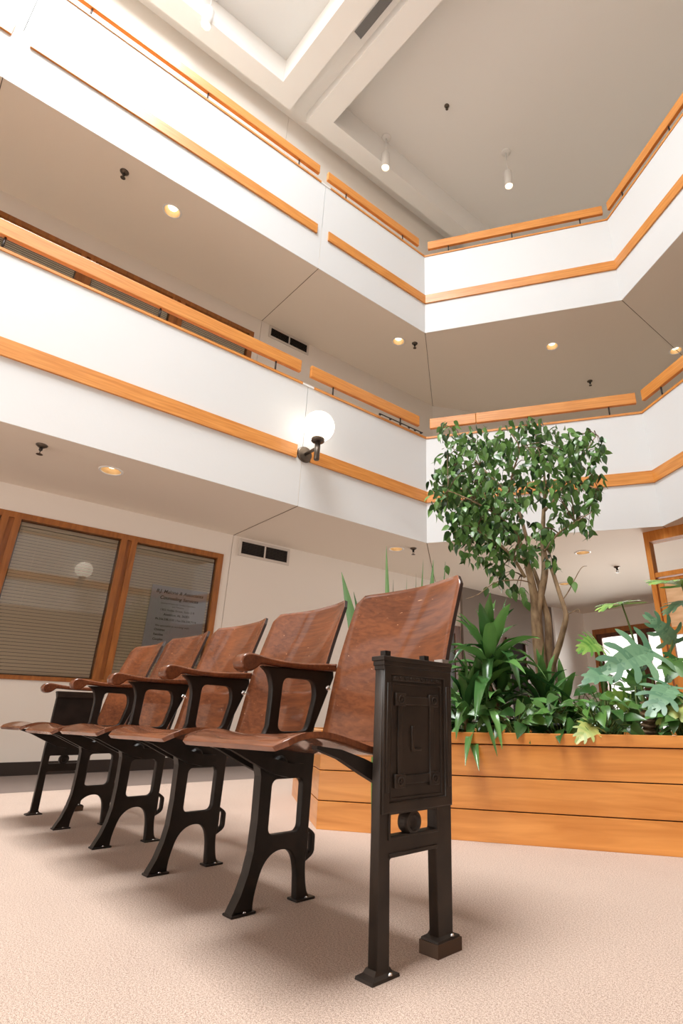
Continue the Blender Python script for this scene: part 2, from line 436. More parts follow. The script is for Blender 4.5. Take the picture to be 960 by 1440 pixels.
SEAM = 2.371-Y0; SEAM0 = -.771-Y0
LEVELS = [('middle', 0.0), ('upper', 3.092)]
side_name = ['left', 'back', 'right', 'near', 'front', 'front_left']
for lev, dz in LEVELS:
    for i in range(NR):
        bm = bmesh.new()
        zb, zt = 2.421+dz, 3.822+dz
        if i == 0:
            for s0, s1 in ((None, SEAM0-.003), (SEAM0+.003, SEAM-.003), (SEAM+.003, None)): band(bm, i, s0, s1, zb, zt, 0, .03)
        else: band(bm, i, None, None, zb, zt, 0, .03)
        band(bm, i, None, None, zb+.001, zt, .031, .12)
        struct('wall_balcony_%s_%s' % (side_name[i], lev), bm, M['white'])
        # raised wood band and cap
        bm = bmesh.new(); t0, t1 = 2.931+dz, 3.076+dz
        spans = [(None, None)]
        if i == 0: spans = [(None, -.83-Y0), (-.69-Y0, 2.30-Y0), (2.462-Y0, None)]
        for s0, s1 in spans: band(bm, i, s0, s1, t0, t1, -.022, -.001)
        struct('trim_band_%s_%s' % (side_name[i], lev), bm, M['wood'])
        bm = bmesh.new(); c0, c1 = 3.822+dz, 3.848+dz
        spans = [(None, None)]
        if i == 0: spans = [(None, SEAM0-.07), (SEAM0+.07, 2.30-Y0), (2.442-Y0, None)]
        for s0, s1 in spans: band(bm, i, s0, s1, c0, c1, -.012, .13)
        struct('trim_cap_%s_%s' % (side_name[i], lev), bm, M['wood'])
        if i == 0:
            bm = bmesh.new(); band(bm, i, 2.30-Y0, 2.442-Y0, c0, c1-.004, -.008, .125); struct('trim_cap_plate_'+lev, bm, M['white_metal'])

# dark control joints in the soffits
def strip(bm, p, q, z, w=.006):
    p, q = V(p), V(q); d = (q-p).normalized(); n = V((-d.y, d.x))*w/2
    prism(bm, [p-n, q-n, q+n, p+n], z-.002, z+.004)
for nm, z in (('ground', 2.420), ('middle', 5.511)):
    bm = bmesh.new()
    strip(bm, (HX, 2.371), (XW, 2.27), z); strip(bm, (HX, -.771), (XW, -.87), z)
    strip(bm, A, K, z); strip(bm, B, B+V((.02, 2.6)), z)
    struct('trim_soffit_joint_'+nm, bm, M['joint'])

# baseboard
bm = bmesh.new(); box(bm, XW, XW+.012, -7, 5.9, 0, .1); struct('baseboard_left', bm, M['base'])
bm = bmesh.new(); box(bm, XW+.05, XW+.062, 6.0, 8.34, 0, .1); struct('baseboard_left_rear', bm, M['base'])

# roof: dropped rings around two coffers, channel with a duct grille between them
FB = radians(5.87)
def yl(y, x0, x): return y + (x-x0)*tan(FB)
XR = 4.0
def strip_y(bm, ya, xa, yb, xb, x0, x1, z0, z1):
    prism(bm, [(x0, yl(ya, xa, x0)), (x1, yl(ya, xa, x1)), (x1, yl(yb, xb, x1)), (x0, yl(yb, xb, x0))], z0, z1)
bm = bmesh.new()
strip_y(bm, 1.895, -5.153, 2.172, -5.451, -5.451, XR, 9.5, 10.15)
prism(bm, [(-5.451, -7), (-5.153, -7), (-5.153, 1.895), (-5.451, yl(1.895, -5.153, -5.451))], 9.5, 10.15)
struct('ceiling_ring_front', bm, M['ceil'])
bm = bmesh.new()
strip_y(bm, 2.465, -5.44, 2.809, -5.154, -5.44, XR, 9.5, 10.15)
prism(bm, [(-5.44, yl(2.809, -5.154, -5.44)), (-5.154, 2.809), (-5.154, 9.6), (-5.44, 9.6)], 9.5, 10.15)
struct('ceiling_ring_rear', bm, M['ceil'])
bm = bmesh.new()
prism(bm, [(XW, -7), (-5.45, -7), (-5.45, 9.6), (XW, 9.6)], 9.73, 10.2)
strip_y(bm, 2.17, -5.451, 2.47, -5.44, -5.45, XR, 9.73, 10.2)
struct('ceiling_channel', bm, M['ceil'])
bm = bmesh.new()
prism(bm, [(-5.2, yl(2.78, -5.154, -5.2)), (XR, yl(2.78, -5.154, XR)), (XR, 9.6), (-5.2, 9.6)], 10.1, 10.3)
struct('ceiling_coffer_rear', bm, M['ceil'])
SX0, SX1, SY0, SY1 = -4.0, .4, -3.9, .7         # skylight opening
bm = bmesh.new()
def cof(x0, x1, ya, yb): prism(bm, [(x0, ya), (x1, ya), (x1, yb), (x0, yb)], 10.02, 10.2)
cof(-5.2, SX0, -7, 1.9); cof(SX1, 4, -7, 1.9); cof(SX0, SX1, -7, SY0); cof(SX0, SX1, SY1, 1.9)
prism(bm, [(-5.2, 1.9), (4, 1.9), (4, yl(1.93, -5.153, 4)), (-5.2, 1.93)], 10.02, 10.2)
struct('ceiling_coffer_front', bm, M['white'])
sk = bmesh.new()
for k in range(4): x = SX0+(SX1-SX0)*k/3; box(sk, x-.04, x+.04, SY0, SY1, 10.05, 10.25)
for k in range(4): y = SY0+(SY1-SY0)*k/3; box(sk, SX0, SX1, y-.04, y+.04, 10.06, 10.24)
so = struct('window_1', sk, M['white_metal'])
bm = bmesh.new(); box(bm, SX0, SX1, SY0, SY1, 10.14, 10.15); struct('skylight_glazing', bm, M['glass'], so)

# ------------------------------------------------------------------ office windows with blinds
def window_strip(n, dz, lev):
    f = bmesh.new(); xf = XW+.012; xb = XW-.10
    z0, z1 = WZ0+dz, WZ1+dz
    box(f, xb, xf, WY0-.03, WY1, z1-.055, z1); box(f, xb, xf+.006, WY0-.03, WY1, z0, z0+.035)
    box(f, xb, xf, WY1-.06, WY1, z0+.035, z1-.055)
    for yc in (1.205, .213, -.80):
        box(f, xb, xf, yc-.075, yc-.02, z0+.035, z1-.055); box(f, xb, xf, yc+.02, yc+.075, z0+.035, z1-.055); box(f, xb, xf-.02, yc-.02, yc+.02, z0+.035, z1-.055)
    w = struct('window_%d' % n, f, M['wood_dark'])
    bounds = [(-1.9, -.875), (-.725, .138), (.288, 1.13), (1.28, WY1-.06)]
    for (a, b) in bounds:
        g = bmesh.new(); g.faces.new([g.verts.new(q) for q in ((XW-.034, a, z0+.035), (XW-.034, b, z0+.035), (XW-.034, b, z1-.055), (XW-.034, a, z1-.055))]); struct('pane', g, M['glass'], w)
    where = {0: 'ground floor', 1: 'middle floor'}[lev]
    nth = ['far left pane', 'left pane', 'middle pane', 'right pane']
    for k, (a, b) in enumerate(bounds):
        if k == 0: continue
        lab = ('cream slatted blind behind the %s of the %s office window' % (nth[k], where)) if not (lev == 0 and k == 3) else 'cream slatted blind behind the grey counseling sign on the ground floor'
        t = thing('window_blind', (XW-.08, (a+b)/2, z1-.06), lab, 'blind', 'cream office window blinds')
        h = bmesh.new(); box(h, XW-.090, XW-.058, a+.012, b-.012, z1-.095, z1-.06); obj('headrail', h, M['slat'], t)
        s = bmesh.new(); z = z1-.115; tilt = radians(78 if lev == 0 else -72)
        while z > z0+.05:
            hw = .0130
            p = [(-hw*cos(tilt), hw*sin(tilt)), (0, .0015), (hw*cos(tilt), -hw*sin(tilt))]
            ra = [s.verts.new((XW-.064+q[0], a+.012, z-q[1])) for q in p]; rb = [s.verts.new((XW-.064+q[0], b-.012, z-q[1])) for q in p]
            for j in range(2): s.faces.new((ra[j], rb[j], rb[j+1], ra[j+1]))
            z -= .0292 if lev == 0 else .0258
        obj('slats', s, M['slat'], t)
        c = bmesh.new()
        for fy in (.2, .8):
            yy = a+(b-a)*fy; tube(c, [(XW-.058, yy, z0+.05), (XW-.058, yy, z1-.07)], .001, 5)
        obj('ladder_cord', c, M['slat'], t)
    bk = bmesh.new(); box(bk, XW-.6, XW-.58, WY0-.5, WY1+1.5, z0-.5, z1+.25); box(bk, XW-.58, XW-.16, WY1+.9, WY1+.92, z0-.5, z1+.25); box(bk, XW-.58, XW-.16, WY0-.5, WY1+.92, z1+.2, z1+.22); box(bk, XW-.58, XW-.16, WY0-.5, WY1+.92, z0-.5, z0-.48); struct('wall_office_%s' % ('ground' if lev == 0 else 'middle'), bk, M['dark_room'])
window_strip(2, 0, 0); window_strip(3, 3.09, 1)

# grey sign hanging inside the right pane
sg = thing('window_sign', (XW-.05, 1.79, 1.0), 'grey counseling services sign hung inside the right ground floor window', 'sign')
bm = bmesh.new(); box(bm, XW-.050, XW-.046, 1.512, 2.085, .96, 1.728); obj('board', bm, M['sign'], sg)
def text(body, y, z, size, parent, align='CENTER', shear=0, name='lettering', x=XW-.0455, mat='ink', bold=0):
    cu = bpy.data.curves.new(name, 'FONT'); cu.body = body; cu.size = size; cu.align_x = align; cu.shear = shear; cu.extrude = .0004; cu.offset = bold
    o = bpy.data.objects.new(name, cu); COL.objects.link(o); cu.materials.append(M[mat])
    dg = bpy.context.evaluated_depsgraph_get(); dg.update()
    me = bpy.data.meshes.new_from_object(o.evaluated_get(dg)); bpy.data.objects.remove(o); bpy.data.curves.remove(cu)
    me.materials.clear(); me.transform(Matrix(((0, 0, 1, x), (1, 0, 0, y), (0, 1, 0, z), (0, 0, 0, 1))))
    return link(name, me, M[mat], parent)
cy = 1.80
text('B.J. Malone & Associates', cy, 1.655, .049, sg, shear=.2, bold=.0008)
text('Counseling Services', cy, 1.592, .049, sg, shear=.2, bold=.0008)
text('Licensed & Nationally Certified Counselors', cy, 1.545, .020, sg)
text('and Therapists', cy, 1.517, .020, sg)
text('1302 Noble Street, Suite 2-B', cy, 1.475, .030, sg)
text('Anniston, AL 36201', cy, 1.428, .033, sg, bold=.0005)
text('Ph.256.238.1530 | Fax.256.238.7114', cy, 1.380, .0285, sg, bold=.0005)
text('We specialize in working with:', 1.60, 1.315, .028, sg, 'LEFT', .2)
text('Children', 1.60, 1.272, .030, sg, 'LEFT', bold=.0005)
text('Families', 1.60, 1.225, .030, sg, 'LEFT', bold=.0005)
text('Couples', 1.60, 1.178, .030, sg, 'LEFT', bold=.0005)

# ------------------------------------------------------------------ handrails over the balcony walls
def handrail(i, s0, s1, dz, posts, label, split=None):
    a, d, n, L, t0, t1 = segment(i)
    c = a+d*((s0+s1)/2)
    t = thing('handrail', (c.x, c.y, 3.848+dz), label, 'handrail', 'wooden balcony handrails')
    z0, z1 = 3.972+dz, 4.116+dz
    spans = [(s0, s1)] if split is None else [(s0, split-.0015), (split+.0015, s1)]
    for u0, u1 in spans:
        bm = bmesh.new(); band(bm, i, u0, u1, z0, z1, -.004, .04, bev=.006); obj('rail_board', bm, M['wood'], t)
    for p in posts:
        q = a+d*p+n*.02
        bm = bmesh.new(); tube(bm, [(q.x, q.y, 3.846+dz), (q.x, q.y, z0+.004)], .009, 10); obj('post', bm, M['dark_metal'], t, smooth=True)
Yv = lambda y: y-Y0
for lev, dz in LEVELS:
    fl = 'middle' if lev == 'middle' else 'top'
    handrail(0, Yv(-.74), Yv(2.270), dz, [Yv(-.39), Yv(.80), Yv(1.98)], 'long wooden handrail on the left %s balcony, left of the cap gap' % fl)
    handrail(0, Yv(2.395), Yv(4.005), dz, [Yv(2.70), Yv(3.70)], 'short wooden handrail on the left %s balcony, next to the corner' % fl)
    handrail(1, .05, LS-.04, dz, [.36, 1.29, 2.23], 'wooden handrail along the back %s balcony' % fl, split=.648 if lev == 'middle' else None)
    handrail(2, .035, 3.35, dz, [.325, 1.2, 2.1], 'wooden handrail on the right %s balcony, cut off by the photo edge' % fl)

# black rack lying on the cap near the corner
rk = thing('shelf_bracket_strip', (HX+.03, 3.68, 3.848), 'black metal strip with hooks on the left middle balcony ledge', 'metal strip')
bm = bmesh.new(); tube(bm, [(HX+.03, 3.33, 3.868), (HX+.03, 4.03, 3.868)], .007, 8); obj('bar', bm, M['black'], rk)
for y in (3.34, 3.5, 3.66, 3.80, 3.9, 4.0):
    bm = bmesh.new(); box(bm, HX+.022, HX+.038, y-.012, y+.012, 3.848, 3.866); obj('foot', bm, M['black'], rk)

# ------------------------------------------------------------------ lamps, sprinklers, vents
def downlight(p, label):
    x, y, z = p
    t = thing('recessed_light', p, label, 'ceiling light', 'recessed ceiling lights')
    I = Matrix.Translation((x, y, z))
    bm = bmesh.new(); lathe(bm, [(.078, -.001), (.08, -.006), (.092, -.006), (.097, -.001), (.097, .001)], I, 32); obj('trim_ring', bm, M['white_metal'], t, smooth=True)
    bm = bmesh.new(); lathe(bm, [(.079, -.002), (.074, .03), (.062, .075), (.05, .078)], I, 32); obj('reflector', bm, M['reflector'], t, smooth=True)
    bm = bmesh.new(); lathe(bm, [(0, .028), (.025, .03), (.045, .045), (.052, .062), (.05, .078)], I, 24); obj('bulb', bm, M['bulb'], t, smooth=True)
def cut_hole(o, p, r=.08):
    """openings in a soffit for the recessed cans"""
    pass
DL = {}
G = 2.420; U = 5.511
lights = [((156, 662), G, 'lit recessed light in the ground floor soffit above the office window'),
          ((557, 772), G, 'lit recessed light in the ground floor soffit above the tallest seat back'),
          ((819, 777), G, 'lit recessed light right of the ficus crown, nearest the atrium edge'),
          ((793, 821), G, 'lit recessed light behind the bent right ficus trunk'),
          ((869, 849), G, 'lit recessed light behind the raised philodendron leaf, near the entrance'),
          ((242, 297), U, 'lit recessed light in the left upper soffit, near the sprinkler'),
          ((560, 480), U, 'lit recessed light in the left upper soffit, near the corner joint'),
          ((776, 487), U, 'lit recessed light in the middle of the back upper soffit'),
          ((950, 493), U, 'lit recessed light on the dark joint of the right upper soffit')]
HOLES = {G: [], U: []}
for (px, py), z, lab in lights:
    p = at_z(px, py, z); HOLES[z].append(p)
for z, nm in ((G, 'ceiling_ground'), (U, 'ceiling_middle')):
    o = bpy.data.objects[nm]
    cb = bmesh.new()
    for p in HOLES[z]: lathe(cb, [(0, -.05), (.0785, -.05), (.0785, .1), (0, .1)], Matrix.Translation((p.x, p.y, z)), 32)
    bmesh.ops.recalc_face_normals(cb, faces=cb.faces[:])
    cme = bpy.data.meshes.new('cut'); cb.to_mesh(cme); cb.free()
    co = bpy.data.objects.new('cut', cme); COL.objects.link(co)
    md = o.modifiers.new('b', 'BOOLEAN'); md.object = co; md.operation = 'DIFFERENCE'; md.solver = 'EXACT'
    dg = bpy.context.evaluated_depsgraph_get(); dg.update()
    nm2 = bpy.data.meshes.new_from_object(o.evaluated_get(dg)); o.modifiers.clear(); o.data = nm2
    bpy.data.objects.remove(co)
for (px, py), z, lab in lights: downlight(at_z(px, py, z), lab)

def sprinkler(p, label):
    x, y, z = p
    t = thing('ceiling_sprinkler', p, label, 'sprinkler', 'ceiling fire sprinklers'); I = Matrix.Translation(p)
    bm = bmesh.new(); lathe(bm, [(0, 0), (.042, 0), (.04, -.006), (.03, -.014), (.02, -.022), (0, -.022)], I, 20); obj('escutcheon', bm, M['bronze'], t, smooth=True)
    bm = bmesh.new(); lathe(bm, [(0, -.02), (.013, -.02), (.013, -.045), (.009, -.05), (0, -.05)], I, 12)
    for s in (-1, 1): tube(bm, [(x+s*.011, y, z-.045), (x+s*.014, y, z-.06), (x+s*.004, y, z-.076)], .003, 6)
    obj('nozzle', bm, M['dark_metal'], t, smooth=True)
    bm = bmesh.new(); lathe(bm, [(0, -.076), (.022, -.078), (.024, -.081), (0, -.082)], I, 16); obj('deflector', bm, M['bronze'], t)
for (px, py), z, lab in [((59, 626), G, 'fire sprinkler in the ground floor soffit above the left office window'),
                         ((581, 771), G, 'fire sprinkler behind the tallest seat back, beside the recessed light'),
                         ((867, 797), G, 'fire sprinkler in the ground floor ceiling left of the wooden door frame'),
                         ((660, 838), G, 'fire sprinkler in the shaded ground floor ceiling under the ficus crown'),
                         ((175, 242), U, 'fire sprinkler in the left upper soffit, left of the recessed light'),
                         ((583, 483), U, 'fire sprinkler in the left upper soffit, close to the corner joint'),
                         ((829, 536), U, 'fire sprinkler in the back upper soffit above the handrail'),
                         ((628, 149), 10.1, 'small fire sprinkler on the high roof ceiling')]:
    sprinkler(at_z(px, py, z), lab)

def pendant(canopy, z0, label, zc):
    x, y = canopy
    t = thing('pendant_spotlight', (x, y, zc), label, 'pendant light', 'white cylinder pendant lights'); I = Matrix.Translation((x, y, 0))
    bm = bmesh.new(); lathe(bm, [(0, zc), (.085, zc), (.08, zc-.018), (.03, zc-.025), (0, zc-.025)], I, 24); obj('canopy', bm, M['white_metal'], t, smooth=True)
    bm = bmesh.new(); tube(bm, [(x, y, zc-.02), (x, y, z0+.36)], .009, 10); obj('rod', bm, M['white_metal'], t, smooth=True)
    bm = bmesh.new(); lathe(bm, [(0, z0+.37), (.05, z0+.365), (.07, z0+.345), (.07, z0), (.066, z0), (.064, z0+.05)], I, 28); obj('housing', bm, M['white_metal'], t, smooth=True)
    bm = bmesh.new(); lathe(bm, [(0, z0-.005), (.03, z0), (.055, z0+.018), (.064, z0+.05)], I, 24); obj('bulb', bm, M['bulb'], t, smooth=True)
p = at_z(543, 194, 10.1); pendant((p.x, p.y), 9.33, 'lit white pendant spotlight by the left edge of the roof coffer', 10.1)
p = at_z(711, 214, 10.1); pendant((p.x, p.y), 9.22, 'lit white pendant spotlight in the middle of the grey roof ceiling', 10.1)
p = at_z(289, 36, 9.25); pendant((p.x, p.y), 9.25, 'lit white pendant spotlight at the top left, below the bright roof coffer', 10.02)

def wall_vent(y0, y1, z0, z1, label):
    t = thing('air_vent', (XW, (y0+y1)/2, (z0+z1)/2), label, 'vent', 'return air vents'); x = XW
    bm = bmesh.new(); w = .03; m = (y0+y1)/2
    box(bm, x, x+.012, y0, y1, z1-w, z1); box(bm, x, x+.012, y0, y1, z0, z0+w); box(bm, x, x+.012, y0, y0+w, z0+w, z1-w); box(bm, x, x+.012, y1-w, y1, z0+w, z1-w)
    box(bm, x, x+.012, m-.009, m+.009, z0+w, z1-w); obj('frame', bm, M['vent'], t)
    bm = bmesh.new(); box(bm, x, x+.002, y0+w, y1-w, z0+w, z1-w); obj('duct', bm, M['vent_dark'], t)
    bm = bmesh.new(); n = 8
    for k in range(n):
        z = z0+w+(z1-z0-2*w)*(k+.5)/n
        for a, b in ((y0+w, m-.009), (m+.009, y1-w)):
            q = [bm.verts.new(c) for c in ((x+.003, a, z+.005), (x+.003, b, z+.005), (x+.011, b, z-.004), (x+.011, a, z-.004))]; bm.faces.new(q)
    obj('slats', bm, M['bronze'], t)
wall_vent(2.35, 3.0, 2.195, 2.40, 'rectangular air vent high on the ground floor wall, right of the office window')
wall_vent(2.385, 3.01, 5.31, 5.50, 'rectangular air vent on the middle floor wall behind the handrail')
# grille in the roof channel
t = thing('ceiling_grille', (-3.0, 2.45, 9.73), 'long grey air grille in the roof channel at the top', 'vent')
TT = Matrix.Translation((-5.451, 2.172, 0)) @ Matrix.Rotation(FB, 4, 'Z')
bm = bmesh.new(); u0, u1 = 1.42, 3.6
box(bm, u0, u1, .065, .085, 9.715, 9.735, TT); box(bm, u0, u1, .215, .235, 9.715, 9.735, TT); box(bm, u0, u0+.02, .085, .215, 9.715, 9.735, TT); box(bm, u1-.02, u1, .085, .215, 9.715, 9.735, TT)
obj('frame', bm, M['white_metal'], t)
bm = bmesh.new()
for k in range(9): v = .09+.12*k/8; box(bm, u0+.02, u1-.02, v, v+.004, 9.717, 9.73, TT)
obj('slats', bm, M['vent_grey'], t)
bm = bmesh.new(); box(bm, u0+.02, u1-.02, .085, .215, 9.7285, 9.7295, TT); obj('duct', bm, M['vent_grey'], t)

def sconce(x, y, side, label):
    """globe wall lamp: round plate, arm, upright tube, collar and glass globe; side +1 faces +x"""
    z = 3.0
    t = thing('globe_wall_lamp', (x, y, z), label, 'wall lamp', 'globe wall lamps')
    T = Matrix.Translation((x, y, z)) @ Matrix.Rotation(side*pi/2, 4, 'Y')
    bm = bmesh.new(); lathe(bm, [(0, .026), (.07, .024), (.084, .018), (.088, .006), (.088, -.001), (0, -.001)], T, 32); obj('wall_plate', bm, M['bronze'], t, smooth=True)
    bm = bmesh.new(); tube(bm, [(x+side*.02, y, z), (x+side*.25, y, z-.02)], .017, 14); obj('arm', bm, M['bronze'], t, smooth=True)
    I = Matrix.Translation((x+side*.25, y, 0))
    bm = bmesh.new(); lathe(bm, [(0, z-.155), (.024, z-.155), (.029, z-.15), (.029, z+.06), (0, z+.06)], I, 20); obj('upright_tube', bm, M['bronze'], t, smooth=True)
    bm = bmesh.new(); lathe(bm, [(0, z+.05), (.06, z+.05), (.066, z+.056), (.066, z+.085), (.06, z+.09), (0, z+.09)], I, 28); obj('collar', bm, M['bronze'], t, smooth=True)
    bm = bmesh.new(); cz = z+.225; r = .158; prof = [(r*sin(pi*k/24), cz-r*cos(pi*k/24)) for k in range(25)]; prof[0] = (0, cz-r); prof[-1] = (0, cz+r)
    lathe(bm, prof, I, 40); obj('glass_globe', bm, M['globe'], t, smooth=True)
sconce(HX, 2.398, 1, 'lit white globe wall lamp on the left balcony face, between the wooden bands')
sconce(C.x, 1.84, -1, 'lit white globe wall lamp on the near balcony, seen only mirrored in the office window')

# ------------------------------------------------------------------ rear doors and the entrance
def frame_y(bm, x, y0, y1, z1, w, d=.03):
    box(bm, x, x+d, y0, y0+w, 0, z1); box(bm, x, x+d, y1-w, y1, 0, z1); box(bm, x, x+d, y0+w, y1-w, z1-w, z1)
xr = XW+.05
bm = bmesh.new(); frame_y(bm, XW, 5.12, 5.96, 1.80, .12); d1 = struct('door_1', bm, M['door_wood'])
bm = bmesh.new(); box(bm, XW, XW+.01, 5.24, 5.84, .0, 1.68); struct('glass_leaf', bm, plain('dim_glass', srgb(120, 128, 130), .1), d1)
bm = bmesh.new(); frame_y(bm, xr, 6.98, 7.52, 1.74, .06); d2 = struct('door_2', bm, M['door_wood'])
bm = bmesh.new(); box(bm, xr, xr+.01, 7.04, 7.46, 0, 1.68); struct('leaf', bm, plain('dark_door_leaf', srgb(40, 32, 28), .85, 0, .1), d2)
# glazed entrance doors in the back wall
bm = bmesh.new(); x0, x1 = -5.43, -1.9; yb = 9.28
box(bm, x0, x1, yb, yb+.14, 2.0, 2.09); box(bm, x0, x0+.06, yb, yb+.14, 0, 2.0); box(bm, x1-.06, x1, yb, yb+.14, 0, 2.0)
de = struct('door_3', bm, M['wood_dark'])
xm = -4.5; xn = -3.2  # leaf beyond xn is unseen, added to widen the daylight on the wall
for a, b in ((x0+.06, xm), (xm, xn), (xn, x1-.06)):
    bm = bmesh.new(); box(bm, a, b, yb+.03, yb+.08, 1.93, 2.0); box(bm, a, a+.1, yb+.03, yb+.08, 0, 1.93); box(bm, b-.1, b, yb+.03, yb+.08, 0, 1.93); box(bm, a+.1, b-.1, yb+.03, yb+.08, 0, .2)
    lf = struct('door_leaf', bm, M['door_wood'], de)
    bm = bmesh.new(); box(bm, a+.1, b-.1, yb+.052, yb+.058, .2, 1.93); struct('pane', bm, M['glass'], lf)
bm = bmesh.new(); prism(bm, [(-12, 9.45), (6, 9.45), (6, 24), (-12, 24)], -.25, -.03); struct('ground_outside', bm, plain('pale_paving', (.7, .68, .64, 1), .9))

# wooden glazed partition on the right, running off the frame
F0 = V((-2.548, 5.645, 0)); FT = Matrix.Translation(F0) @ Matrix.Rotation(FB, 4, 'Z')
bm = bmesh.new()
box(bm, 0, .05, 0, .13, 0, 2.42, FT); box(bm, .05, 2.6, 0, .13, 2.305, 2.42, FT)
box(bm, .05, 2.6, .02, .11, 1.905, 1.955, FT)
box(bm, 1.25, 1.31, 0, .13, 0, 2.305, FT); box(bm, 2.55, 2.6, 0, .13, 0, 2.305, FT)
pt = struct('door_4', bm, M['frame_wood'])
bm = bmesh.new(); box(bm, .055, .115, .04, .09, 0, 1.89, FT); box(bm, 1.18, 1.24, .04, .09, 0, 1.89, FT); box(bm, .115, 1.18, .04, .09, 1.86, 1.89, FT); box(bm, .115, 1.18, .04, .09, 1.30, 1.375, FT); box(bm, .115, 1.18, .04, .09, 0.0, .95, FT)
dl = struct('door_leaf', bm, M['frame_wood'], pt)
bm = bmesh.new(); box(bm, .115, 1.18, .062, .068, .95, 1.30, FT); struct('pane', bm, M['glass'], dl)
bm = bmesh.new(); box(bm, .115, 1.18, .055, .070, 1.375, 1.86, FT); struct('panel', bm, M['ply'], dl)
bm = bmesh.new(); box(bm, .05, 1.25, .06, .066, 1.955, 2.305, FT); box(bm, 1.31, 2.55, .06, .066, 0, 2.305, FT); struct('transom_pane', bm, M['glass'], pt)
# ------------------------------------------------------------------ the row of five folding seats
RA = radians(4.92); RO = V((-3.3791, .5344, 0)); SP = .4916
RT = Matrix.Translation(RO) @ Matrix.Rotation(RA, 4, 'Z')
row = thing('folding_seat_row', RO + (RT.to_3x3() @ V((2.5*SP, .1, 0))), 'row of five vintage varnished plywood folding seats on black cast iron legs', 'theater seats')
PL = lambda X: RT @ Matrix(((0, 0, 1, X), (1, 0, 0, 0), (0, 1, 0, 0), (0, 0, 0, 1)))     # plate (x,y,z) -> row (Y,Z,X)

def std_outline():
    o = []
    o += catmull([(-.030, .0), (-.027, .010), (-.006, .045), (.008, .085), (.015, .13), (.018, .20), (.018, .30)], sub=4)
    o += [(.014, .322), (-.02, .346), (-.10, .386), (-.10, .394), (.016, .40)]
    o += catmull([(.024, .42), (.026, .50), (.022, .53), (.010, .556), (-.012, .573)], sub=4)
    o += [(.236, .573), (.238, .556)]
    o += [(.170, .40), (.184, .345)]
    o += catmull([(.182, .30), (.180, .18), (.177, .10), (.178, .06), (.186, .02), (.201, .0)], sub=4)
    o += catmull([(.153, .0), (.151, .03), (.148, .066), (.140, .096), (.128, .113), (.112, .121), (.089, .122), (.066, .113), (.048, .094), (.037, .066), (.029, .03), (.028, .0)], sub=3)
    return [(p[0], p[1]) for p in o]
def standard(i):
    X = i*SP
    bm = plate([std_outline(), rrect(.053, .150, .159, .287, .016), roundpoly([(.054, .405), (.152, .405), (.176, .50), (.166, .545), (.060, .547)], .022, 5)], .0115, .003)
    full = bmesh.new(); merge(full, bm, PL(X))
    # strap loop at the back of the rear leg
    loop = plate([roundpoly([(.172, .170), (.198, .153), (.205, .145), (.205, .106), (.198, .096), (.172, .082)], .008), roundpoly([(.182, .154), (.193, .146), (.194, .108), (.182, .098)], .004)], .009, .002)
    merge(full, loop, PL(X))
    hub = bmesh.new(); lathe(hub, [(0, -.026), (.018, -.026), (.024, -.02), (.026, 0), (.024, .02), (.018, .026), (.008, .03), (0, .03)], Matrix.Identity(4), 24); merge(full, hub, PL(X) @ Matrix.Translation((.066, .322, 0)))
    # forward wing flange under the seat and thicker front edge
    fl = bmesh.new(); path = [(-.10, .386), (-.06, .368), (-.02, .348), (.008, .328), (.016, .30), (.018, .2), (.015, .13), (.006, .085), (-.008, .045), (-.029, .006)]
    pr = []
    for (y, z) in path: pr.append([fl.verts.new((X+s, y+o, z-o2)) for s, o, o2 in ((-.017, -.003, .002), (.017, -.003, .002), (.017, .004, -.003), (-.017, .004, -.003))])
    for a, b in zip(pr, pr[1:]):
        for k in range(4): fl.faces.new((a[k], a[(k+1) % 4], b[(k+1) % 4], b[k]))
    fl.faces.new(pr[0]); fl.faces.new(pr[-1][::-1])
    merge(full, fl, RT)
    o = obj('iron_standard', full, M['iron'], row)
    for (ya, yb) in ((-.034, .032), (.148, .207)):
        f = bmesh.new(); box(f, X-.022, X+.022, ya, yb, 0, .006, None, .002)
        for v in f.verts: v.co = RT @ v.co
        ft = obj('foot', f, M['iron'], o)
        f = bmesh.new(); c = RT @ V((X+.014, (ya+yb)/2+.004, .006)); lathe(f, [(0, .003), (.004, .002), (.005, 0)], Matrix.Translation(c), 10); sc = obj('screw', f, M['screw'], o, smooth=True)
    b = bmesh.new(); T = PL(X) @ Matrix.Translation((.215, .525, .012)); lathe(b, [(.008, 0), (.008, .005), (0, .008)], T, 12); obj('bolt', b, M['screw'], o, smooth=True)
    return o
for i in range(1, 5): standard(i)

def armrest(i):
    X = i*SP
    top = catmull([(-.086, .578), (-.080, .594), (-.064, .602), (-.040, .601), (.0, .595), (.06, .590), (.13, .590), (.200, .594), (.238, .596)], sub=5)
    bot = catmull([(.238, .573), (.15, .572), (.05, .574), (.0, .577), (-.022, .576), (-.034, .566), (-.050, .556), (-.066, .555), (-.080, .563)], sub=5)
    bm = plate([[(p[0], p[1]) for p in top+bot]], .026, .005)
    full = bmesh.new(); merge(full, bm, PL(X)); return obj('armrest', full, M['seat'], row)
for i in range(0, 5): armrest(i)

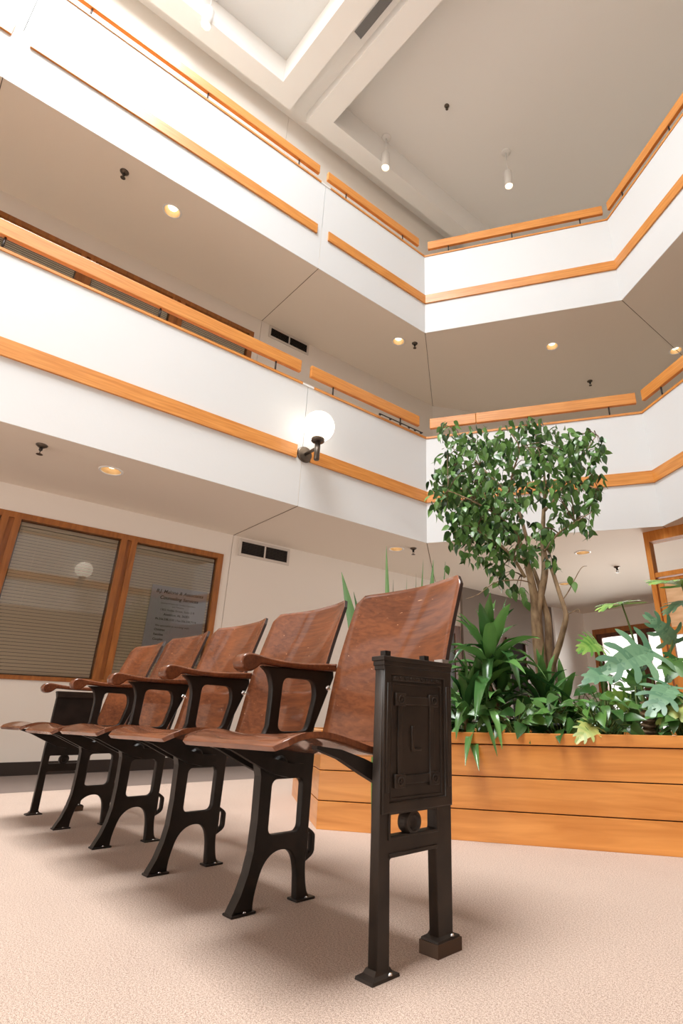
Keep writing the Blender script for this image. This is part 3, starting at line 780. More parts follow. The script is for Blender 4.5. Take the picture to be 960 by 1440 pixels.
# plywood shells: a grid surface given thickness
def shell(name, fn, nu, nv, th, mats):
    """fn(u, v) -> row coordinates; thickness th along the normal, edge faces use the second material"""
    bm = bmesh.new()
    P = [[V(fn(u/nu, v/nv)) for v in range(nv+1)] for u in range(nu+1)]
    N = [[None]*(nv+1) for _ in range(nu+1)]
    for u in range(nu+1):
        for v in range(nv+1):
            du = P[min(u+1, nu)][v]-P[max(u-1, 0)][v]; dv = P[u][min(v+1, nv)]-P[u][max(v-1, 0)]
            n = du.cross(dv); N[u][v] = n.normalized() if n.length > 1e-9 else V((0, 0, 1))
    a = [[bm.verts.new(RT @ P[u][v]) for v in range(nv+1)] for u in range(nu+1)]
    b = [[bm.verts.new(RT @ (P[u][v]-N[u][v]*th)) for v in range(nv+1)] for u in range(nu+1)]
    for u in range(nu):
        for v in range(nv):
            f = bm.faces.new((a[u][v], a[u+1][v], a[u+1][v+1], a[u][v+1])); f.smooth = True
            f = bm.faces.new((b[u][v], b[u][v+1], b[u+1][v+1], b[u+1][v])); f.smooth = True
    def rim(p, q, r, s): f = bm.faces.new((p, q, r, s)); f.material_index = 1
    for u in range(nu):
        rim(a[u][0], b[u][0], b[u+1][0], a[u+1][0]); rim(a[u][nv], a[u+1][nv], b[u+1][nv], b[u][nv])
    for v in range(nv):
        rim(a[0][v], a[0][v+1], b[0][v+1], b[0][v]); rim(a[nu][v], b[nu][v], b[nu][v+1], a[nu][v+1])
    me = bpy.data.meshes.new(name); bm.to_mesh(me); bm.free()
    return link(name, me, mats, row)
def interp(pts, t):
    t = max(0, min(1, t))*(len(pts)-1); i = min(int(t), len(pts)-2); f = t-i
    P = [V(pts[max(0, min(len(pts)-1, i+k))]) for k in (-1, 0, 1, 2)]
    return .5*((2*P[1])+(P[2]-P[0])*f+(2*P[0]-5*P[1]+4*P[2]-P[3])*f*f+(3*P[1]-P[0]-3*P[2]+P[3])*f**3)
SEATP = [(-.222, .380), (-.208, .391), (-.165, .403), (-.115, .401), (-.06, .388), (0, .372), (.06, .362), (.12, .363), (.168, .376)]
BACKP = [(.180, .352), (.196, .385), (.210, .44), (.224, .51), (.242, .585), (.268, .67), (.296, .75), (.318, .815)]
def sidecorner(w, half, r, depth):
    """rounded corner: how far from the end (0..depth) the edge is pulled back at side position w"""
    e = half-abs(w)
    return 0 if e >= r else r-sqrt(max(0, r*r-(r-e)**2))
tilts = [.004, -.003, .002, 0, -.002]
for i in range(5):
    xc = (i+.5)*SP; half = SP/2-.033
    dzs = tilts[i]
    def seat_fn(u, v, xc=xc, half=half, dzs=dzs):
        w = -half+2*half*v
        pull = sidecorner(w, half, .05, .05)
        t0 = pull/.42; t = t0+(1-t0)*u
        y, z = interp(SEATP, t)
        k = (w/half)**2
        return (xc+w, y, z+dzs*(1-u)-.010*(1-k)*sin(pi*min(1, t*1.1)))
    s = shell('seat', seat_fn, 28, 16, .011, [M['seat'], M['seat']])
    hb = SP/2-.026
    def back_fn(u, v, xc=xc, half=hb):
        w = -half+2*half*v
        pull = sidecorner(w, half, .036, .05)
        t1 = 1-pull/.48; t = u*t1
        y, z = interp(BACKP, t)
        k = 1-(w/half)**2
        return (xc+w, y+.050*k*(1-.15*u)+.0011*sin(w*30+xc*9)*(.4+u), z)
    b = shell('backrest', back_fn, 28, 20, .010, [M['seat'], M['seat_edge']])
    # iron hinge arms under the seat edges
    for sgn in (-1, 1):
        bm = bmesh.new(); xx = xc+sgn*(half-.004)
        path = [(-.15, .388), (-.09, .380), (-.03, .362), (.03, .340), (.08, .327), (.125, .325)]; hgt = [.006, .018, .03, .036, .034, .02]
        prs = [[bm.verts.new(RT @ V((xx+dx, y, z+dz))) for dx, dz in ((-.009, -h), (.009, -h), (.009, 0), (-.009, 0))] for (y, z), h in zip(path, hgt)]
        for p, q in zip(prs, prs[1:]):
            for k in range(4): bm.faces.new((p[k], p[(k+1) % 4], q[(k+1) % 4], q[k]))
        bm.faces.new(prs[0]); bm.faces.new(prs[-1][::-1]); obj('hinge_arm', bm, M['iron'], row)

def end_panel(X, side, decorated):
    """cast end standard: moulded panel, slot with a ring, two legs; the show face looks to +X"""
    full = bmesh.new()
    yf0, yf1, yr0, yr1 = -.008, .024, .160, .205
    outer = [(yf0, 0), (yf0-.002, .3), (-.008, .548), (.213, .548), (.208, .3), (yr1, 0), (yr0, 0), (.156, .182), (.150, .187), (.027, .187), (.021, .182), (yf1, 0)]
    slot = roundpoly([(.020, .222), (.155, .222), (.155, .259), (.020, .259)], .004)
    merge(full, plate([outer, slot], .0125, .002), PL(X-.0135))
    if decorated: # raised borders on the show face
        def raised(o, z0, z1, bev=.002): merge(full, plate(o, (z1-z0)/2, bev), PL(X-.002+(z0+z1)/2))
        R4 = lambda a, b, c, d: [(a, c), (b, c), (b, d), (a, d)]
        raised([[(-.006, .262), (-.008, .545), (.213, .545), (.207, .262)], R4(.014, .186, .282, .526)], -.004, .006, .003)
        raised([R4(.016, .178, .285, .512), R4(.0205, .1735, .2895, .5075)], -.002, .0035, .001)
        raised([R4(.018, .176, .5145, .5265)], -.002, .005, .003)
        for k in range(9): raised([[(.026+.017*k+.006*cos(a*pi/4), .5205+.004*sin(a*pi/4)) for a in range(8)]], .001, .0075, .001)
        raised([R4(.036, .152, .312, .484), R4(.050, .136, .329, .466)], -.002, .005, .002)
        for cy, cz in ((.041, .477), (.147, .477), (.041, .319), (.147, .319)):
            raised([R4(cy-.015, cy+.015, cz-.013, cz+.013)], -.002, .008, .0015)
            raised([[(cy+.009*cos(a*pi/8), cz+.009*sin(a*pi/8)) for a in range(16)], [(cy+.006*cos(a*pi/8), cz+.006*sin(a*pi/8)) for a in range(16)]], .004, .0105, .0008)
            raised([[(cy+.003*cos(a*pi/5), cz+.003*sin(a*pi/5)) for a in range(10)]], .004, .0105, .0008)
        for ya in (.0, .190):
            raised([R4(ya, ya+.010, .30, .51)], .002, .0085, .002)
        raised([R4(.05, .136, .329, .466)], -.002, .0015, .001)
        raised([[(.077, .374), (.107, .374), (.107, .380), (.085, .380), (.085, .424), (.077, .424)]], .0005, .006, .0012)
        # lips of slot and arch
        raised([R4(.014, .161, .216, .265), R4(.019, .156, .221, .260)], -.002, .004, .001)
        raised([[(.018, .186), (.157, .186), (.157, .193), (.018, .193)]], -.002, .004, .001)
    ring = bmesh.new(); lathe(ring, [(.010, -.006), (.013, -.012), (.021, -.014), (.023, -.008), (.023, .008), (.021, .014), (.016, .015), (.013, .010), (.010, .008), (.0, .007), (0, -.006)], Matrix.Identity(4), 28)
    merge(full, ring, PL(X-.014) @ Matrix.Translation((.088, .2405, 0)))
    o = obj('end_panel', full, M['iron_panel'] if decorated else M['iron'], row)
    if decorated: o['label'] = 'moulded cast iron end panel with a raised letter L'
    cap = bmesh.new()
    for a, z0, z1 in ((.001, .536, .546), (.003, .545, .556), (.006, .555, .565)): box(cap, X-.028-a, X+.002+a*.6, -.008-a*.8, .213+a*.4, z0, z1, None, .0015)
    for v in cap.verts: v.co = RT @ v.co
    obj('cornice', cap, M['iron_panel'], o)
    for (ya, yb, shim) in ((yf0, yf1, 0), (yr0, yr1, .022)):
        f = bmesh.new(); c = (ya+yb)/2; 
        lev = [(.024, .034, shim), (.023, .033, shim+.005), (.016, .022, shim+.009), (.0135, .017, shim+.016)]
        rr = [[f.verts.new(RT @ V((X-.016+sx*a, c+sy*b, z))) for sx, sy in ((-1, -1), (1, -1), (1, 1), (-1, 1))] for a, b, z in lev]
        f.faces.new(rr[0])
        for p, q in zip(rr, rr[1:]):
            for k in range(4): f.faces.new((p[k], p[(k+1) % 4], q[(k+1) % 4], q[k]))
        f.faces.new(rr[-1]); obj('foot', f, M['iron_panel'], o)
        if shim:
            f = bmesh.new(); box(f, X-.041, X+.010, c-.037, c+.037, 0, shim+.001)
            for v in f.verts: v.co = RT @ v.co
            w = obj('shim_block', f, plain('shim_wood', srgb(72, 52, 36), .7), o); w['label'] = 'brown wooden block under the rear foot'
        f = bmesh.new(); lathe(f, [(0, .004), (.004, .003), (.005, 0)], Matrix.Translation(RT @ V((X+.006, c+.010, shim+.007))), 10); obj('screw', f, M['screw'], o, smooth=True)
    if decorated:
        for y in (.012, .138):
            f = bmesh.new(); box(f, X-.026, X-.010, y-.006, y+.010, .564, .578)
            for v in f.verts: v.co = RT @ v.co
            obj('bolt', f, M['iron'], o)
        f = bmesh.new(); box(f, X-.03, X-.004, .190, .213, .564, .574)
        for v in f.verts: v.co = RT @ v.co
        obj('bracket', f, M['steel'], o)
end_panel(5*SP, 1, True); end_panel(.016, 1, False)

# ------------------------------------------------------------------ planter
P0 = V((-2.248, 1.431)); TF = radians(31.24)
T2 = V((cos(TF), sin(TF))); N2 = V((-sin(TF), cos(TF)))
PR = P0+T2*2.62
PLN = [P0, V((-3.327, 1.922)), V((-3.327, 3.15)), V((-2.2, 3.95)), V((-1.2, 4.25)), V((PR.x, 3.75)), PR]     # clockwise
plt = thing('planter_box', (-1.7, 2.7, 0), 'large faceted planter of horizontal honey coloured boards with plants', 'planter')
nP = len(PLN)
inner = []
for i in range(nP):
    a, d, n, L, t0, t1 = segment(i, PLN)
    for z0, z1 in ((.0, .1085), (.1125, .2285), (.2325, .349)):
        bm = bmesh.new(); band(bm, i, None, None, z0, z1, -.025, 0, PLN, bev=.0015); obj('board', bm, M['plank'], plt)
    bm = bmesh.new(); band(bm, i, None, None, .353, .396, -.06, .004, PLN, bev=.002); obj('cap_rail', bm, M['plank'], plt)
    bm = bmesh.new(); band(bm, i, None, None, .0, .352, -.045, -.026, PLN); obj('liner', bm, M['vent_dark'], plt)
bm = bmesh.new()
pts = []
for i in range(nP):
    a, d, n, L, t0, t1 = segment(i, PLN); pts.append(a+d*(-.05*tan(t0/2))+n*(-.05))
prism(bm, pts, .2, .36); obj('soil', bm, M['soil'], plt)['kind'] = 'stuff'

def pw(t, off, z): q = P0+T2*t+N2*off; return V((q.x, q.y, z))
N3 = V((N2.x, N2.y, 0)); T3 = V((T2.x, T2.y, 0))
def plp(px, py, off): return hit(px, py, pw(0, off, 0), N3)

# ------------------------------------------------------------------ plants
class Mesh:
    def __init__(s): s.v = []; s.f = []; s.m = []
    def grid(s, rows, mi=0):
        b = len(s.v); w = len(rows[0])
        for r in rows: s.v += [tuple(p) for p in r]
        for i in range(len(rows)-1):
            for j in range(w-1):
                s.f.append((b+i*w+j, b+i*w+j+1, b+(i+1)*w+j+1, b+(i+1)*w+j)); s.m.append(mi)
    def build(s, name, mat, parent, smooth=True):
        me = bpy.data.meshes.new(name); me.from_pydata(s.v, [], s.f); me.update()
        o = link(name, me, mat, parent, smooth)
        for p, mi in zip(me.polygons, s.m): p.material_index = mi
        return o
def frame(d, up=V((0, 0, 1))):
    d = d.normalized(); s = d.cross(up)
    if s.length < 1e-3: s = V((1, 0, 0))
    s.normalize(); return d, s, s.cross(d)

def strap(M_, base, tip, width, sag=.3, up=V((0, 0, 1)), nseg=10, fold=.25, wave=.0, bulge=None, roll=0):
    """arching strap leaf from base to tip; sag lifts the middle of the arc"""
    base, tip = V(base), V(tip); L = (tip-base).length; rows = []
    ph = random.random()*6
    pts = []
    for k in range(nseg+1):
        t = k/nseg; p = base.lerp(tip, t) + up*(sag*L*4*t*(1-t)); pts.append(p)
    for k in range(nseg+1):
        t = k/nseg
        d = pts[min(k+1, nseg)]-pts[max(k-1, 0)]
        d, s, n = frame(d)
        if roll: q = Quaternion(d, roll); s = q @ s; n = q @ n
        w = width*(min(1, .35+t*2.6))*(1-max(0, (t-.45)/.55)**1.8)*.5+.0008
        wv = wave*sin(t*17+ph)*w
        rows.append([pts[k]-s*w+n*(fold*w+wv), pts[k]-s*w*.5+n*fold*w*.35, pts[k], pts[k]+s*w*.5+n*fold*w*.35, pts[k]+s*w+n*(fold*w-wv)])
    M_.grid(rows)
def ovate(M_, base, d, n, L, W, curl=.25, fold=.3, heart=0, mi=0):
    """small pointed leaf; d along the blade, n its face"""
    d = d.normalized(); s = d.cross(n).normalized(); n = s.cross(d)
    prof = [(0, .05), (.12, .62), (.3, .98), (.5, .92), (.72, .58), (.88, .22), (1, .01)]
    if heart: prof = [(-.08, .5), (.06, .95), (.25, 1), (.5, .82), (.72, .5), (.88, .2), (1, .01)]
    rows = []
    for t, w in prof:
        p = base+d*(L*t)-n*(curl*L*t*t); w *= W/2
        rows.append([p-s*w+n*fold*w, p, p+s*w+n*fold*w])
    M_.grid(rows, mi)
def lobed(M_, base, d, n, L, lobes=6, depth=.62, curl=.2, broad=.85, mi=0):
    """cut philodendron blade: a narrow body along the midrib and strap lobes down both sides"""
    d = d.normalized(); s = d.cross(n).normalized(); n = s.cross(d)
    def P(x, y): return base+d*x+s*y+n*(.16*abs(y)-curl*(x*x+.8*y*y)/L)
    rows = []
    bw = L*(.12+.40*(1-depth))
    for t, w in ((-.10, .35), (0, .8), (.15, 1), (.35, .95), (.55, .75), (.75, .5), (.88, .3), (1, .02)):
        rows.append([P(L*t, bw*w*k) for k in (-1, -.5, 0, .5, 1)])
    M_.grid(rows, mi)
    for sd in (-1, 1):
        for i in range(lobes):
            f = i/(lobes-1); t0 = -.06+.80*f
            ang = radians(128-96*f+random.uniform(-5, 5)); ln = L*(.60-.30*f+.10*sin(pi*f))*random.uniform(.9, 1.08)
            wd = L*.92/lobes*.37*(1.15-.3*f); rr = []
            for q, w in ((0, 1.05), (.3, .85), (.52, .80), (.70, .98), (.86, .78), (.96, .40), (1, .05)):
                a = ang-radians(22)*q
                cx, cy = L*t0+ln*q*cos(a), sd*ln*q*sin(a); px, py = -sin(a), sd*cos(a)
                rr.append([P(cx+px*wd*w*k, cy+py*wd*w*k) for k in (-1, 0, 1)])
            M_.grid(rr, mi)

def rv(a=1): return V((random.uniform(-a, a), random.uniform(-a, a), random.uniform(-a, a)))

# --- ficus tree
TOFF = .75
fb = pw(.96, TOFF, .36)
fic = thing('ficus_tree', fb, 'tall weeping ficus tree with pale multiple trunks and a dense leafy crown', 'tree')
def stem(pxs, rads, offs, seg=10):
    bm = bmesh.new()
    pts = [plp(px, py, TOFF+o) for (px, py), o in zip(pxs, offs)]
    pts = catmull(pts, sub=4); rr = []
    for i in range(len(pts)): 
        t = i/(len(pts)-1)*(len(rads)-1); k = min(int(t), len(rads)-2); rr.append(rads[k]+(rads[k+1]-rads[k])*(t-k))
    tube(bm, pts, rr, seg); return bm
trunks = [([(768, 1046), (766, 985), (757, 905), (754, 872), (752, 845), (745, 810), (735, 775), (722, 745)], [.036, .034, .033, .031, .026, .020, .016, .012], [0, 0, 0, 0, 0, -.02, -.05, -.08]),
          ([(756, 872), (757, 850), (762, 828), (766, 800), (763, 760), (764, 722), (766, 686)], [.022, .022, .021, .02, .016, .012, .008], [0, 0, .01, .03, .05, .06, .06]),
          ([(776, 1046), (774, 985), (771, 905), (770, 870), (764, 848), (760, 830), (750, 800)], [.022, .022, .02, .018, .016, .014, .01], [.03, .03, .03, .03, .03, .02, .05]),
          ([(772, 985), (776, 940), (786, 907), (795, 872), (794, 858), (785, 830), (776, 802), (770, 790), (766, 772)], [.018, .018, .017, .015, .013, .012, .011, .009, .006], [.04, 0, -.03, -.05, -.05, -.04, -.02, 0, 0])]
for p, r, o in trunks: obj('trunk', stem(p, r, o, 12), M['bark'], fic, smooth=True)
branches = [([(738, 812), (722, 786), (700, 764), (670, 745)], [.010, .009, .007, .003], [-.02, -.08, -.16, -.22]),
            ([(741, 760), (727, 713), (714, 694), (700, 680), (675, 655), (650, 625)], [.012, .010, .009, .008, .005, .003], [-.03, -.02, 0, .02, .06, .1]),
            ([(766, 718), (784, 696), (797, 675), (815, 650), (838, 612)], [.009, .008, .007, .005, .003], [.05, .06, .08, .1, .1]),
            ([(766, 690), (764, 660), (756, 630), (752, 600)], [.008, .007, .005, .003], [.06, .06, .08, .1]),
            ([(766, 775), (785, 750), (808, 735), (832, 720)], [.007, .006, .004, .002], [0, -.1, -.18, -.25]),
            ([(722, 746), (700, 725), (665, 705), (630, 690)], [.009, .007, .005, .003], [-.08, -.15, -.22, -.28]),
            ([(714, 694), (722, 660), (730, 630), (715, 605)], [.007, .006, .004, .003], [0, -.1, -.18, -.22]),
            ([(800, 672), (820, 680), (842, 690)], [.005, .004, .002], [.08, .02, -.05]),
            ([(795, 866), (812, 857), (815, 862)], [.003, .002, .001], [-.05, -.08, -.08]),
            ([(790, 845), (800, 830), (816, 800), (825, 796)], [.003, .003, .002, .001], [-.04, -.06, -.1, -.12]),
            ([(755, 838), (742, 818), (700, 818), (672, 836), (655, 842)], [.004, .004, .003, .002, .001], [0, -.05, -.1, -.15, -.2])]
bmB = [stem(p, r, o, 7) for p, r, o in branches]
for b in bmB: obj('branch', b, M['bark'], fic, smooth=True)
blobs = [(640, 640, 26), (668, 618, 22), (685, 630, 24), (722, 612, 24), (752, 604, 20), (790, 622, 24), (826, 622, 22), (842, 632, 12), (622, 682, 20), (655, 676, 26), (698, 660, 26), (738, 648, 26), (778, 656, 26),
         (815, 660, 24), (838, 678, 14), (622, 715, 16), (655, 712, 26), (695, 708, 26), (735, 690, 24), (812, 700, 24), (834, 705, 14), (650, 738, 22), (690, 748, 26), (722, 735, 22), (668, 772, 22), (700, 786, 20), (735, 775, 18),
         (704, 812, 10), (728, 826, 8), (795, 725, 22), (826, 738, 12), (760, 752, 20), (745, 780, 12), (630, 604, 14), (614, 665, 10), (775, 790, 10), (770, 690, 18), (640, 664, 22), (676, 690, 26), (620, 695, 16), (650, 722, 22), (690, 725, 24), (662, 690, 24), (640, 705, 20), (670, 755, 18), (700, 765, 18), (705, 745, 18), (800, 640, 20), (700, 632, 22), (762, 630, 22), (640, 755, 14), (716, 700, 20), (678, 730, 24)]
fo = Mesh(); tw = bmesh.new()
camdir = lambda p: (CAM-p).normalized()
brpts = []
for p, r, o in branches[:8]: brpts += [plp(px, py, TOFF+oo) for (px, py), oo in zip(p, o)]
for (px, py, rr) in blobs:
    edge = hypot((px-728)/125, (py-690)/115)
    dep = .42*sqrt(max(.08, 1-min(1, edge)**2))
    n = int(rr*rr*.095)+4
    subs = []
    for k in range(3):
        c = plp(px+random.uniform(-.5, .5)*rr, py+random.uniform(-.5, .5)*rr, TOFF+random.uniform(-dep, dep))
        b = min(brpts, key=lambda q: (q-c).length)
        mid = b.lerp(c, .5)+V((0, 0, .04)); tube(tw, catmull([b, mid, c], sub=3), [.0028]*4+[.0018]*2+[.0009], 5)
        subs.append(c)
    for k in range(n):
        a = random.uniform(0, 2*pi); q = rr*sqrt(random.random())
        p = plp(px+q*cos(a), py+q*sin(a), TOFF+random.uniform(-dep, dep))
        d = V((random.uniform(-.8, .8), random.uniform(-.8, .8), random.uniform(-1.5, -.1)))
        nn = V((0, 0, .7))+rv(.9)+camdir(p)*.5
        ovate(fo, p, d, nn, random.uniform(.05, .072), random.uniform(.028, .038), random.uniform(.1, .4), .25)
for px, py in ((684, 825), (713, 828), (722, 832), (735, 832), (740, 845), (650, 752), (627, 795), (847, 625), (849, 640), (848, 655), (720, 800), (800, 810), (808, 818), (732, 826), (738, 838)):
    p = plp(px, py, TOFF-.1); ovate(fo, p, V((.1, .1, -1))+rv(.3), camdir(p)+rv(.4), .062, .036, .2, .25)
fo.build('foliage', M['ficus'], fic, smooth=True); obj('twigs', tw, M['twig'], fic)

# --- dracaenas
def rosette(M_, c, n, L, W, up0, tiltmin, tiltmax, sag=.22, az0=0, wave=.15):
    for k in range(n):
        az = az0+k*2.39996; f = k/max(1, n-1)
        el = radians(tiltmax+(tiltmin-tiltmax)*f)+random.uniform(-.12, .12)
        l = L*random.uniform(.85, 1.15)*(.7+.3*min(1, f*2.5)); dr = random.uniform(.35, .6)*max(0, cos(el))**.6+.05*f
        d = V((cos(az)*cos(el), sin(az)*cos(el), sin(el))); side = V((-sin(az), cos(az), 0))
        b = c-V((0, 0, .13*f)); w = W*random.uniform(.85, 1.1); ph = random.random()*6; tw_ = random.uniform(-.5, .5)
        pts = [b+d*(l*t/12)-V((0, 0, dr*l*(t/12)**2.2)) for t in range(13)]; rows = []
        for i, p in enumerate(pts):
            t = i/12; dd = (pts[min(i+1, 12)]-pts[max(0, i-1)]).normalized()
            s_ = (side+dd.cross(side)*tw_*t).normalized(); nn = s_.cross(dd)
            if nn.z < 0: nn = -nn
            ww = w*.5*(min(1, .38+t*2.2))*(1-max(0, (t-.4)/.6)**1.7)+.0008; wv = wave*sin(t*15+ph)
            rows.append([p+s_*ww*q+nn*(ww*(.4*abs(q)+wv*q)) for q in (-1, -.5, 0, .5, 1)])
        M_.grid(rows)
def dracaena(t_, off, stems, label, extra=()):
    b = pw(t_, off, .36); t = thing('dracaena', b, label, 'plant', 'dracaena plants'); m = Mesh(); sb = bmesh.new()
    for (dt, do, h, n, L, W) in stems:
        c = pw(t_+dt, off+do, h)
        tube(sb, catmull([b, b.lerp(c, .5)+rv(.01), c], sub=4), .011, 8)
        rosette(m, c, n, L, W, 0, 8, 84, az0=random.random()*6)
    for px, py, o, px2, py2, o2, w, sag in extra:
        strap(m, plp(px, py, o), plp(px2, py2, o2), w, sag, nseg=12, fold=.35, wave=.2)
    m.build('leaves', M['drac'], t); obj('stem', sb, M['scar'], t, smooth=True)
dracaena(.74, .27, [(0, 0, .76, 30, .40, .062), (.03, .05, .60, 18, .38, .058), (-.06, -.02, .56, 16, .34, .056)], 'big glossy dracaena between the seat row and the ficus trunk',
         [(690, 925, .27, 645, 862, .2, .044, .08), (692, 922, .27, 713, 838, .3, .034, .02), (690, 925, .27, 636, 932, .1, .042, .3), (694, 925, .27, 770, 958, .25, .048, .3),
          (690, 930, .27, 684, 990, .1, .052, .3), (700, 925, .27, 732, 972, .12, .05, .35), (694, 922, .27, 748, 905, .3, .04, .25)])
dracaena(.64, .14, [(0, .03, .52, 20, .32, .046)], 'low dracaena drooping over the planter rim beside the iron end panel',
         [(664, 1004, .06, 699, 1064, -.05, .034, .30), (686, 1003, .06, 706, 1054, -.05, .032, .30), (655, 998, .06, 641, 1040, -.04, .036, .3)])
dracaena(.98, .32, [(.0, .02, .56, 20, .34, .046), (.08, .1, .52, 12, .3, .04)], 'low dracaena in front of the ficus trunk base',
         [(770, 1000, .3, 784, 945, .3, .044, .05), (765, 1005, .3, 722, 948, .2, .04, .15)])
dracaena(.27, .08, [(0, .05, .50, 10, .16, .022)], 'small plant with a leaf hanging down behind the near seat',
         [(528, 1022, .03, 522, 1143, -.045, .020, .22), (532, 1022, .03, 526, 1128, -.05, .018, .22)])

# --- snake plant behind the seats
sp = thing('snake_plant', pw(.2, .55, .36), 'tall snake plant behind the two nearest seat backs', 'plant')
m = Mesh()
for (px, py, o, bt, w) in ((480, 804, .5, .08, .075), (543, 768, .55, .13, .036), (595, 786, .6, .27, .075), (609, 787, .5, .34, .065), (572, 812, .55, .22, .03), (553, 815, .5, .16, .025), (585, 806, .6, .25, .03), (497, 832, .5, .1, .04), (626, 790, .6, .36, .02)):
    strap(m, pw(bt, o, .36), plp(px, py, o), w, random.uniform(.0, .02), up=N3, nseg=12, fold=.3, wave=.05, roll=pi/2+random.uniform(-.3, .3))
m.build('leaves', M['snake'], sp)

# --- philodendrons with cut leaves
def philo(base_t, base_off, leaves, label, trunk=None):
    b = pw(base_t, base_off, .36); t = thing('philodendron', b, label, 'plant', 'cut leaf philodendrons')
    for (px, py, off, L, tipx, tipy, toff, ny, mt, lobes, depth, curl) in leaves:
        c = plp(px, py, off); tip = plp(tipx, tipy, toff); d = tip-c
        m = Mesh(); nn = (V((0, 0, 1))*ny+camdir(c)*(1-abs(ny))*1.2)
        lobed(m, c, d, nn, L, lobes, depth, curl); lf = m.build('leaf', M[mt], t)
        sb = bmesh.new(); q = b+V((random.uniform(-.04, .04), random.uniform(-.04, .04), .02))
        mid = b.lerp(c, .55)+V((0, 0, .05))-d.normalized()*.04
        tube(sb, catmull([q, mid, c], sub=5), [.006]*5+[.005]*3+[.004]*2+[.003], 7); obj('petiole', sb, M['stem'], lf, smooth=True)
    if trunk:
        sb = bmesh.new(); pts = []; rr = []
        for k in range(29): pts.append(b.lerp(V(trunk), k/28)); rr.append(.026+.005*(1 if k % 4 < 2 else -.6)*1.0)
        tube(sb, pts, rr, 14); obj('trunk', sb, M['scar'], t)
philo(1.40, .30, [(908, 918, .28, .25, 835, 940, .12, .35, 'phil', 5, .74, .25),
                  (874, 849, .45, .19, 825, 835, .2, .96, 'phil2', 6, .6, .35),
                  (945, 900, .36, .15, 922, 872, .3, .4, 'phil', 5, .65, .35),
                  (940, 968, .15, .18, 915, 990, .02, .5, 'phil', 5, .6, .3),
                  (893, 965, .4, .12, 900, 925, .4, .3, 'pothos', 5, .4, .2)],
      'large philodendron with a ringed trunk and broad grey-green cut leaves', trunk=pw(1.41, .26, .52))
philo(1.22, .22, [(838, 905, .3, .13, 820, 908, .2, .3, 'phil2', 6, .4, .3),
                  (852, 948, .2, .13, 815, 950, .08, .55, 'phil', 4, .25, .3),
                  (832, 1022, .03, .10, 812, 1034, -.05, .45, 'phil3', 5, .35, .35),
                  (880, 990, .1, .10, 862, 975, .02, .3, 'phil2', 4, .3, .3)],
      'philodendron left of the ringed trunk with one yellowing leaf over the rim')
philo(1.68, .42, [(958, 822, .3, .24, 920, 800, .1, .75, 'phil2', 7, .5, .3),
                  (968, 845, .25, .16, 920, 850, .1, .85, 'phil', 6, .6, .3),
                  (958, 990, .12, .14, 930, 1005, .03, .5, 'phil3', 5, .35, .3),
                  (950, 930, .3, .11, 940, 950, .25, .4, 'pothos', 3, .15, .2)],
      'tall philodendron at the right photo edge, leaves in front of the wooden door')

# --- low leafy plants filling the planter
spots = [(.55, .45), (.85, .55), (1.05, .14), (1.10, .5), (1.25, .45), (1.45, .55), (1.52, .14), (1.62, .62), (1.75, .2), (1.9, .5), (1.3, .75), (.45, .2), (.88, .1), (1.2, .12), (1.62, .1)]
plabels = ['behind the low dracaena at the rim', 'left of the ficus trunk base', 'at the rim below the ficus', 'right of the ficus trunk base', 'behind the yellowing philodendron leaf', 'behind the ringed trunk', 'at the rim right of the ringed trunk',
           'behind the right edge philodendron', 'at the rim near the right photo edge', 'deep in the right end of the planter', 'at the back below the entrance doors', 'behind the iron end panel', 'at the rim between the dracaena and the black pot', 'at the rim under the yellowing leaf', 'at the rim below the right cut leaves']
for (t_, o_), pl_ in zip(spots, plabels):
    b = pw(t_, o_, .36); t = thing('pothos', b, 'low leafy green plant '+pl_, 'plant', 'low leafy planter plants')
    m = Mesh(); sb = bmesh.new(); hi = .16 if o_ < .3 else .26
    for k in range(38):
        az = random.uniform(0, 2*pi); r = random.uniform(.03, .16); z = .40+random.uniform(0, hi)*(1-r*2)
        p = pw(t_+r*cos(az), max(.03, o_+r*sin(az)), z)
        d = V((cos(az+TF), sin(az+TF), random.uniform(-.7, .2)))+rv(.3)
        nn = V((0, 0, 1))*.6+camdir(p)*.6+rv(.5)
        L = random.uniform(.045, .088)
        ovate(m, p, d, nn, L, L*random.uniform(.5, .75), .3, .2, heart=1)
        tube(sb, [b+rv(.02), b.lerp(p, .6)+V((0, 0, .03)), p], .0018, 5, caps=False)
    m.build('leaves', M['pothos'], t); obj('stems', sb, M['stem'], t)
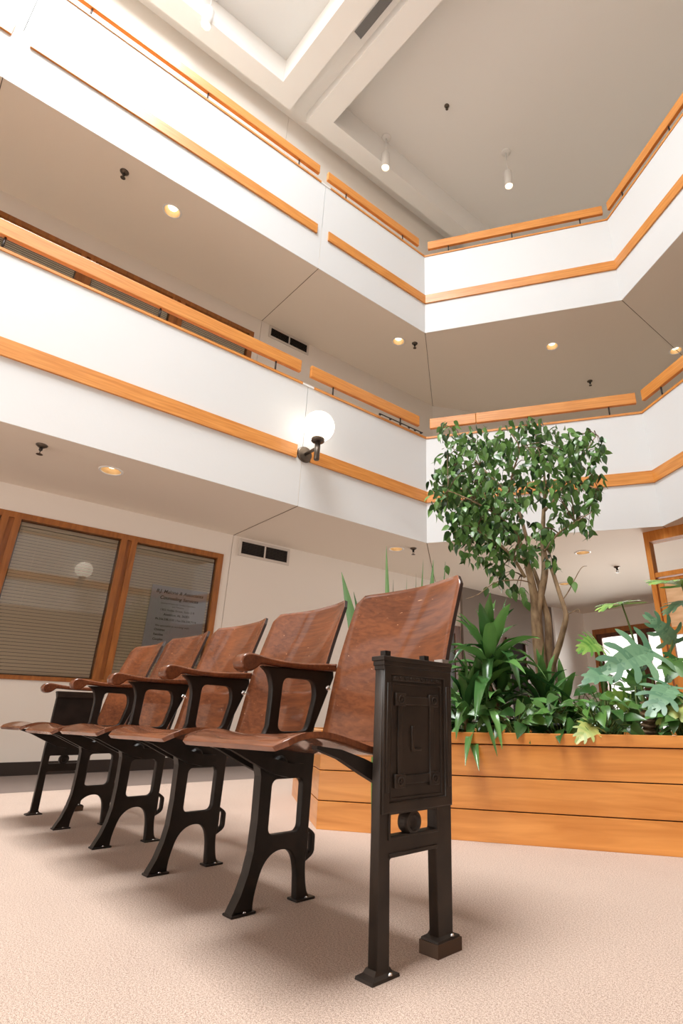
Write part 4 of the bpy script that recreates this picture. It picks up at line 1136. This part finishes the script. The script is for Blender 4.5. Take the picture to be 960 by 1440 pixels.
# black nursery pot sunk in the soil near the rim
pc = pw(1.08, .2, .3)
pot = thing('plant_pot', pc, 'black plastic nursery pot sunk in the soil at the planter rim', 'pot')
bm = bmesh.new(); lathe(bm, [(.075, -.05), (.085, .1), (.085, .118), (.094, .118), (.094, .135), (.084, .135), (.080, .09), (0, .088)], Matrix.Translation(pc), 28); obj('shell', bm, M['black'], pot, smooth=True)

# ------------------------------------------------------------------ light
w = bpy.data.worlds.new('world'); S.world = w; w.use_nodes = True
bg = w.node_tree.nodes['Background']; bg.inputs['Color'].default_value = (1, .97, .93, 1); bg.inputs['Strength'].default_value = 1.6
def area(name, loc, sx, sy, power, col, rot=(0, 0, 0), spread=180):
    l = bpy.data.lights.new(name, 'AREA'); l.shape = 'RECTANGLE'; l.size = sx; l.size_y = sy; l.energy = power; l.color = col
    o = bpy.data.objects.new(name, l); COL.objects.link(o); o.location = loc; o.rotation_euler = rot; l.spread = radians(spread); return o
area('skylight_daylight', ((SX0+SX1)/2, (SY0+SY1)/2, 10.03), SX1-SX0-.1, SY1-SY0-.1, 900, (.92, .965, 1))
area('added_floor_fill', ((SX0+SX1)/2, (SY0+SY1)/2, 10.025), SX1-SX0-.1, SY1-SY0-.1, 205, (1, .985, .96), spread=80)  # second lamp added at the skylight, narrowed to brighten the floor
area('entrance_daylight', (-3.67, 9.6, 1.2), 3.3, 1.9, 300, (1, .97, .92), (-pi/2, 0, 0))

area('added_front_fill', (-.9, -6.95, 1.15), 6.8, 2.0, 190, (1, .985, .96), (pi/2, 0, 0))  # fill lamp added inside the unseen front window, lifts floor and soffits
S.view_settings.view_transform = 'Standard'; S.view_settings.look = 'None'; S.view_settings.gamma = 1; S.view_settings.use_curve_mapping = False
S.view_settings.exposure = .06
c = S.cycles
c.max_bounces = 10; c.diffuse_bounces = 6; c.glossy_bounces = 4; c.transmission_bounces = 6; c.transparent_max_bounces = 12
c.sample_clamp_indirect = 6; c.use_denoising = True; c.caustics_reflective = False; c.caustics_refractive = False
